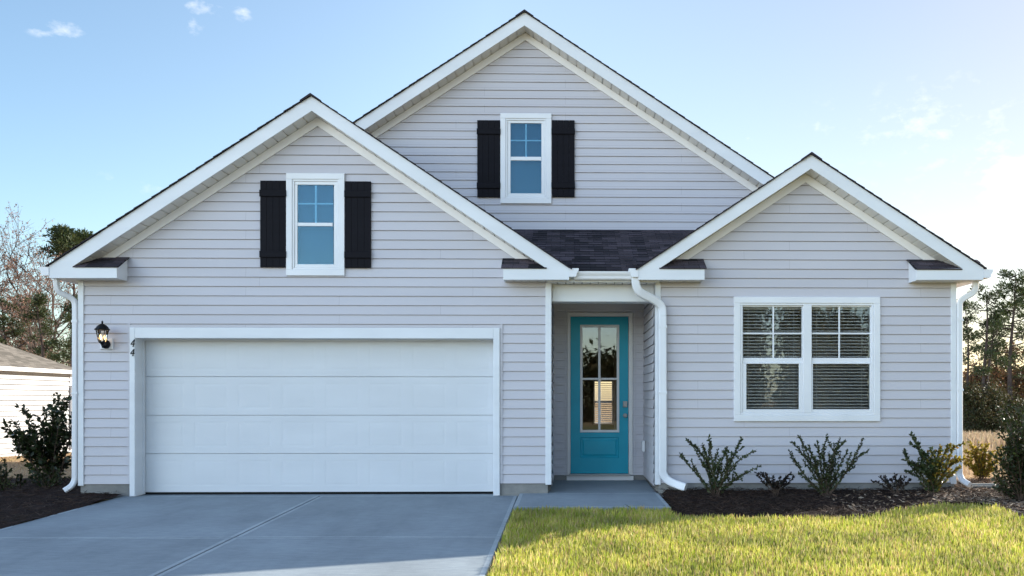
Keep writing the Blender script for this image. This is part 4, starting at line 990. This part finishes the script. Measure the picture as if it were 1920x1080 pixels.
# ================================================================== TREES
def pine(px, pytop, pybase, Y, seed, label, lean=0, crown0=.45, wd=1.0, group='tall pines in the wood line', dens=1.0, r=.16, twin=False):
    rr = random.Random(seed); X, Zt = at(px, pytop, Y); zb0 = zg(X, Y)-.08; H = Zt-zb0
    e = empty('pine_tree', (X, Y, zb0)); tag(e, label, 'tree', group)
    def tp(t, off=0): return Vector((X+lean*t+.25*math.sin(t*5+seed)*t+off*t, Y+.1*math.sin(t*4), zb0+H*t))
    mb = MB(); mb.tube([tp(i/14) for i in range(15)], [r*(1-.85*i/14) for i in range(15)], 7)
    if twin: mb.tube([tp(i/12*.85, .6) for i in range(13)], [r*.8*(1-.85*i/12) for i in range(13)], 6)
    P = []; D = []
    nb = int(21*dens)
    for i in range(nb):
        t = crown0+(1-crown0)*(i/nb)**.85; a = rr.uniform(0, 2*math.pi)
        L = H*.15*wd*(1.15-.75*((t-crown0)/(1-crown0)))*rr.uniform(.5, 1.2)
        p0 = tp(t, .6 if twin and rr.random() < .4 else 0); d = Vector((math.cos(a), math.sin(a), rr.uniform(.0, .5))).normalized(); p1 = p0+d*L+Vector((0,0,L*.12))
        mid = (p0+p1)/2-Vector((0,0,L*.08)); mb.tube([p0, mid, p1], [r*.26, r*.16, r*.07], 4)
        for k in range(rr.randint(2, 4)):
            c = p0.lerp(p1, rr.uniform(.5, 1.05))+Vector((rr.gauss(0,.16*L), rr.gauss(0,.16*L), rr.gauss(.05*L,.10*L))); s = H*.026*rr.uniform(.6, 1.3)
            mb.tube([p0.lerp(p1, .6), c], [r*.07, r*.03], 3)
            for j in range(60):
                u_ = Vector((rr.gauss(0,1), rr.gauss(0,1), rr.gauss(0,1))).normalized()*(rr.random()**.45)*s*1.55; u_.z *= .6; q = c+u_; P.append(tuple(q)); dd = u_+Vector((0,0,.5*s)); D.append((dd.x+rr.gauss(0,s*.5), dd.y+rr.gauss(0,s*.5), dd.z+rr.gauss(0,s*.5)))
    # broken stubs down the bole
    for i in range(6):
        t = rr.uniform(.2, crown0); a = rr.uniform(0, 6.28); p0 = tp(t); mb.tube([p0, p0+Vector((math.cos(a), math.sin(a), .1))*H*.06*rr.random()], [r*.15, r*.05], 3)
    mb.build('trunk', M['bark_pine'], e)
    n = len(P); s = NR.uniform(.7, 1.3, n)*H*.020; V, q = leaves(P, D, s, s*.32); npmesh('crown', V, q, M['pine'], e)
    return e
def bare(px, pytop, Y, seed, label, spread=1.0, leafy=1.0, r=.13, leaf='redleaf', group='bare winter trees in the wood line', lean=0, ls=.16, name='deciduous_tree', depth=6):
    rr = random.Random(seed); X, Zt = at(px, pytop, Y); zb0 = zg(X, Y)-.08; H = Zt-zb0
    e = empty(name, (X, Y, zb0)); tag(e, label, 'tree', group)
    mb = MB(); P = []; D = []
    def br(p, d, L, rad, lev):
        q = p+d*L*.5+Vector((rr.gauss(0,.06), rr.gauss(0,.06), rr.gauss(0,.03)))*L; w = q+(d+Vector((rr.gauss(0,.15), rr.gauss(0,.15), .08))).normalized()*L*.5
        mb.tube([p, q, w], [rad, rad*.82, rad*.6], 5 if lev < 2 else 3)
        if lev >= 3:
            for _ in range(int(5*leafy+rr.random())):
                P.append(tuple(p.lerp(w, rr.random())+Vector((rr.gauss(0,.12), rr.gauss(0,.12), rr.gauss(0,.12)))*L)); D.append((rr.gauss(0,1), rr.gauss(0,1), rr.gauss(-.3,1)))
        if lev >= depth: return
        k = rr.choice((2,3,3)) if lev else 4
        for i in range(k):
            nd = (d+Vector((rr.gauss(0,.55), rr.gauss(0,.55), rr.gauss(.1,.3)))*spread).normalized()
            br(w if rr.random() < .6 else q, nd, L*rr.uniform(.6, .85), rad*.6, lev+1)
    br(Vector((X, Y, zb0)), Vector((lean, 0, 1)).normalized(), H*(.385 if X < 0 else .31), r, 0)
    mb.build('trunk', M['bark'], e)
    n = len(P); V, q = leaves(P, D, NR.uniform(.6,1.3,n)*ls, NR.uniform(.3,.7,n)*ls); npmesh('crown', V, q, M[leaf], e); return e
# right side
pine(1897, 514, 815, 46, 41, 'tallest pine at the right, its trunk rising behind the glossy shrub', crown0=.52, wd=1.2, r=.2)
pine(1846, 543, 815, 44, 42, 'twin-stemmed pine right of the right downspout', crown0=.42, wd=1.15, twin=True, r=.17)
pine(1813, 566, 812, 48, 43, 'thin pine just right of the right downspout, partly behind it', crown0=.45, wd=.9, r=.13)
pine(1935, 548, 815, 50, 44, 'pine cut off by the right edge of the picture', crown0=.45, wd=1.1, r=.17)
pine(1872, 590, 812, 58, 45, 'smaller pine farther back between the two tall pines on the right', crown0=.35, wd=.9, dens=.8, r=.12)
GU = 'dark evergreen undergrowth below the right pines'
def mound(px, Y, wpx, pytop, seed, label, leaf='everleaf', group=GU, ls=.16, n=7500, name='evergreen_bush', cat='bush'):
    rr = random.Random(seed); X, Zt = at(px, pytop, Y); zb0 = zg(X, Y)-.08; H = Zt-zb0; Wm = wpx/F*(Y+12)/2
    e = empty(name, (X, Y, zb0)); tag(e, label, cat, group); mb = MB(); P = []; D = []
    cl = []
    for i in range(26):
        a = rr.uniform(0, 6.28); u = rr.random()**.5; h = rr.uniform(.12, 1)**1.5
        cl.append(Vector((X+math.cos(a)*u*Wm*(1.15-.6*h), Y+math.sin(a)*u*Wm*.8*(1.15-.6*h), zb0+H*h*.93)))
        mb.tube([(X+rr.uniform(-.2,.2), Y, zb0), (X*.5+cl[-1].x*.5, Y*.5+cl[-1].y*.5, zb0+H*h*.6), tuple(cl[-1])], [.05,.035,.015], 3)
    for i in range(n):
        c = rr.choice(cl); s = H*.13; q = c+Vector((rr.gauss(0,s), rr.gauss(0,s), rr.gauss(0,s*.8)))
        P.append(tuple(q)); D.append((rr.gauss(0,1), rr.gauss(0,1), rr.gauss(0,1)))
    mb.build('stem', M['bark'], e); V, q = leaves(P, D, NR.uniform(.6,1.3,n)*ls, NR.uniform(.35,.7,n)*ls); npmesh('foliage', V, q, M[leaf], e); return e
mound(1820, 43, 34, 728, 51, 'dark evergreen bush next to the right downspout at the field edge', ls=.15)
mound(1856, 44, 46, 716, 52, 'largest dark evergreen bush under the twin-stemmed pine', ls=.15)
mound(1896, 46, 40, 738, 53, 'dark evergreen bush behind the glossy shrub on the right', ls=.15)
mound(1930, 43, 40, 750, 54, 'dark evergreen bush cut off by the right edge', ls=.15)
mound(1838, 50, 40, 700, 55, 'olive brown sapling thicket behind the dark bushes', leaf='brownleaf', group=None, ls=.25, name='thicket', cat='thicket')
bare(1868, 640, 60, 56, 'bare russet tree low behind the pines on the right', leafy=1.0, leaf='brownleaf', ls=.24, r=.12)
bare(1918, 632, 62, 57, 'bare russet tree at the right edge behind the tallest pine', leafy=1.0, leaf='brownleaf', ls=.24, r=.12)
bare(1822, 650, 62, 58, 'bare brown tree behind the thin pine on the right', leafy=1.0, leaf='brownleaf', ls=.24, r=.12)
# left side
pine(133, 442, 800, 40, 61, 'pine with a dense tufted top showing above the left eave', crown0=.86, wd=.75, r=.17, dens=1.5)
pine(75, 556, 800, 33, 62, 'pine with a straight dark trunk between the bare trees on the left', crown0=.45, wd=.9, r=.15)
pine(14, 565, 800, 34, 63, 'pine at the left edge above the tan roof', crown0=.5, wd=1.0, r=.16)
pine(40, 560, 800, 54, 66, 'green pine deeper in the wood at the left', crown0=.45, wd=1.1, r=.14)
pine(121, 560, 800, 32, 64, 'leaning pine just left of the left downspout', crown0=.55, wd=.8, r=.12, lean=.8)
bare(22, 452, 38, 71, 'tall bare tree with thin pinkish twigs at the left edge', spread=.8, leafy=1.0, r=.16, ls=.10)
bare(70, 482, 40, 72, 'bare tree with reddish leaves left of the left eave', spread=.9, leafy=1.0, r=.16, ls=.12)
bare(100, 520, 36, 73, 'russet-leaved tree below the left eave corner', spread=.9, leafy=1.2, r=.13, ls=.12)
bare(-20, 480, 42, 74, 'bare tree cut off by the left edge', spread=.9, leafy=.9, r=.15, ls=.11)
bare(55, 600, 50, 75, 'low brown tree in the wood above the tan roof', spread=.9, leafy=.4, r=.12, leaf='brownleaf', ls=.16)
bare(122, 610, 52, 76, 'low brown tree next to the left downspout', spread=.9, leafy=.4, r=.12, leaf='brownleaf', ls=.16)
bare(10, 620, 54, 77, 'low brown tree at the left edge behind the tan roof', spread=.9, leafy=.4, r=.12, leaf='brownleaf', ls=.16)

# far wood: one mass
def woods(name, x0, x1, y0, y1, hmax, n, label, seed, mat='brownleaf', ls=.5):
    rr = random.Random(seed); P = []; D = []; mb = MB()
    for i in range(n):
        x = rr.uniform(x0, x1); y = rr.uniform(y0, y1); top = hmax*(.8+.35*noise.noise(Vector((x*.25, y*.1, seed))))
        z = zg(x, y)-.1+top*rr.random()**.9; P.append((x, y, z)); D.append((rr.gauss(0,1), rr.gauss(0,1), rr.gauss(0,1)))
    V, q = leaves(P, D, NR.uniform(.5,1.3,n)*ls, NR.uniform(.3,.7,n)*ls); V = list(map(tuple, V)); q = [tuple(a) for a in q]
    for i in range(int((x1-x0)*1.6)):
        x = rr.uniform(x0, x1); y = rr.uniform(y0, y1); h = hmax*rr.uniform(.7, 1.25); mb.tube([(x,y,zg(x,y)-.2),(x+rr.gauss(0,.3),y,zg(x,y)+h*.5),(x+rr.gauss(0,.5),y,zg(x,y)+h)], [.12,.09,.03], 4)
    off = len(V); V += mb.v; q4 = [f for f in mb.f if len(f) == 4]; q += [tuple(off+i for i in f) for f in q4]
    o = npmesh(name, V, q, M[mat]); return tag(o, label, 'woods', kind='stuff')
woods('woods', 27, 52, 62, 78, 5.4, 20000, 'brown winter wood massed behind the right pines', 81)
woods('woods', -62, -30, 58, 76, 6.0, 18000, 'brown winter wood massed behind the trees at the left', 82)
# trees across the street (seen only as reflections in the windows)
GR = 'trees across the street, seen as reflections in the glass'
protos = []
for i in range(16):
    x, y = -30+i*4.8+rnd.uniform(-1, 1), -52+rnd.uniform(-5, 3); h = 4.3+rnd.random() if x < 9 else (5.5 if x < 13 else 7.5+2*rnd.random())
    if i < 3:
        e = mound(1060, 10, 34, 700, 90+i, 'tree across the street, seen only as a reflection in the window glass', leaf='everleaf', group=GR, ls=.13, n=6500, name='street_tree', cat='tree'); protos.append(e)
    else:
        src = protos[i % 3]; e = src.copy(); COL.objects.link(e)
        for ch in list(src.children):
            c = ch.copy(); COL.objects.link(c); c.parent = e
    e.location = (x, y, zg(x, y)-.1); e.scale = (3.2, 3.2, h/1.9); e.rotation_euler = (0, 0, i*1.3)

# ================================================================== LIGHT
SA, SB = 2.0, 1.15
SKYGRAD = [(0, (3.3,2.92,2.7)), (.32, (2.0,1.85,1.75)), (.47, (.74,.80,.80)), (.72, (1.0,.95,.87)), (.90, (.56,.53,.50)), (1, (.25,.26,.27))]; CLOUDC = (4.2,4.2,4.2,1); EXPO = 1.15  # sky behind the camera brightened to fill the shadowed front, sun side dimmed
el = math.atan(1/math.hypot(SA, SB)); azm = math.atan2(SA, SB)
sd = bpy.data.lights.new('sun', 'SUN'); sd.energy = 5.0; sd.angle = R(.53); sd.color = (1, .93, .82)
so = bpy.data.objects.new('sun', sd); COL.objects.link(so)
so.rotation_euler = Vector((SA, SB, 1)).normalized().to_track_quat('Z', 'Y').to_euler(); so.location = (20, 20, 30)
wd_ = bpy.data.worlds.new('World'); scene.world = wd_; wd_.use_nodes = True
nt = wd_.node_tree; nt.nodes.clear(); L = nt.links.new
out = nt.nodes.new('ShaderNodeOutputWorld'); bg = nt.nodes.new('ShaderNodeBackground'); sky = nt.nodes.new('ShaderNodeTexSky')
sky.sky_type = 'NISHITA'; sky.sun_disc = False; sky.sun_elevation = el; sky.sun_rotation = azm; sky.altitude = 0; sky.air_density = 1.0; sky.dust_density = 1.0; sky.ozone_density = 1.3
bg.inputs[1].default_value = .15
tc = nt.nodes.new('ShaderNodeTexCoord')
def VM(op, *a):
    n = nt.nodes.new('ShaderNodeVectorMath'); n.operation = op
    for i_, v in enumerate(a):
        if isinstance(v, (tuple, Vector)): n.inputs[i_].default_value = tuple(v)
        else: L(v, n.inputs[i_])
    return n
def MT(op, *a):
    n = nt.nodes.new('ShaderNodeMath'); n.operation = op
    for i_, v in enumerate(a):
        if isinstance(v, (int, float)): n.inputs[i_].default_value = v
        else: L(v, n.inputs[i_])
    return n.outputs[0]
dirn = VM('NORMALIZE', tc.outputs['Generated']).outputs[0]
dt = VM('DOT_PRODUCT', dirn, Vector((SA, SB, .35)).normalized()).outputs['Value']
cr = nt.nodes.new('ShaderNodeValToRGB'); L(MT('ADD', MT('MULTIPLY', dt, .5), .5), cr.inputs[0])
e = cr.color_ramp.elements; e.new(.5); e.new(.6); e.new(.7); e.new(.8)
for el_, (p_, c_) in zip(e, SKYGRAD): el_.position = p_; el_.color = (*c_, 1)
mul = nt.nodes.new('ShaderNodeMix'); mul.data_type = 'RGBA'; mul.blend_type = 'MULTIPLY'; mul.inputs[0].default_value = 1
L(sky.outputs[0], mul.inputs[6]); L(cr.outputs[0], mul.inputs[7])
mask = None
for px_, py_, r_, fz_, amp in ((84,63,.018,3.0,.36),(122,57,.020,1.9,.48),(378,10,.024,2.0,.42),(362,46,.012,1.0,.34),(456,22,.012,1.0,.38),(1905,322,.04,1.8,.9),(1900,365,.045,3.0,.9),(1740,225,.18,2.8,.2),(1860,300,.18,3,.2),(1405,258,.009,.8,.28),(1532,236,.010,.7,.3),(250,345,.08,7,.14),(800,150,.02,2,.35)):
    c_ = ray(px_, py_).normalized()
    d_ = VM('LENGTH', VM('MULTIPLY', VM('SUBTRACT', dirn, c_).outputs[0], (1/r_, 1/r_, fz_/r_)).outputs[0]).outputs['Value']
    m_ = MT('MULTIPLY', MT('MAXIMUM', MT('SUBTRACT', 1, d_), 0), amp)
    mask = m_ if mask is None else MT('MAXIMUM', mask, m_)
nz = nt.nodes.new('ShaderNodeTexNoise'); nz.inputs['Scale'].default_value = 48; nz.inputs['Detail'].default_value = 8; nz.inputs['Roughness'].default_value = .62
L(VM('MULTIPLY', dirn, (1, 1, 1.7)).outputs[0], nz.inputs['Vector'])
cm = MT('MULTIPLY', MT('MINIMUM', MT('MAXIMUM', MT('SUBTRACT', MT('ADD', MT('MULTIPLY', mask, .75), MT('MULTIPLY', nz.outputs[0], 1.0)), .62), 0), 1), MT('MINIMUM', MT('MULTIPLY', mask, 6), 1))
cl = nt.nodes.new('ShaderNodeMix'); cl.data_type = 'RGBA'; L(MT('MINIMUM', MT('MULTIPLY', cm, 1.5), 1), cl.inputs[0]); cl.inputs[7].default_value = CLOUDC
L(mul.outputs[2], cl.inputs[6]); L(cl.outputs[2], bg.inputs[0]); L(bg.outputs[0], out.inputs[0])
vs = scene.view_settings; vs.view_transform = 'Standard'; vs.look = 'None'; vs.gamma = 1; vs.use_curve_mapping = False; vs.exposure = EXPO
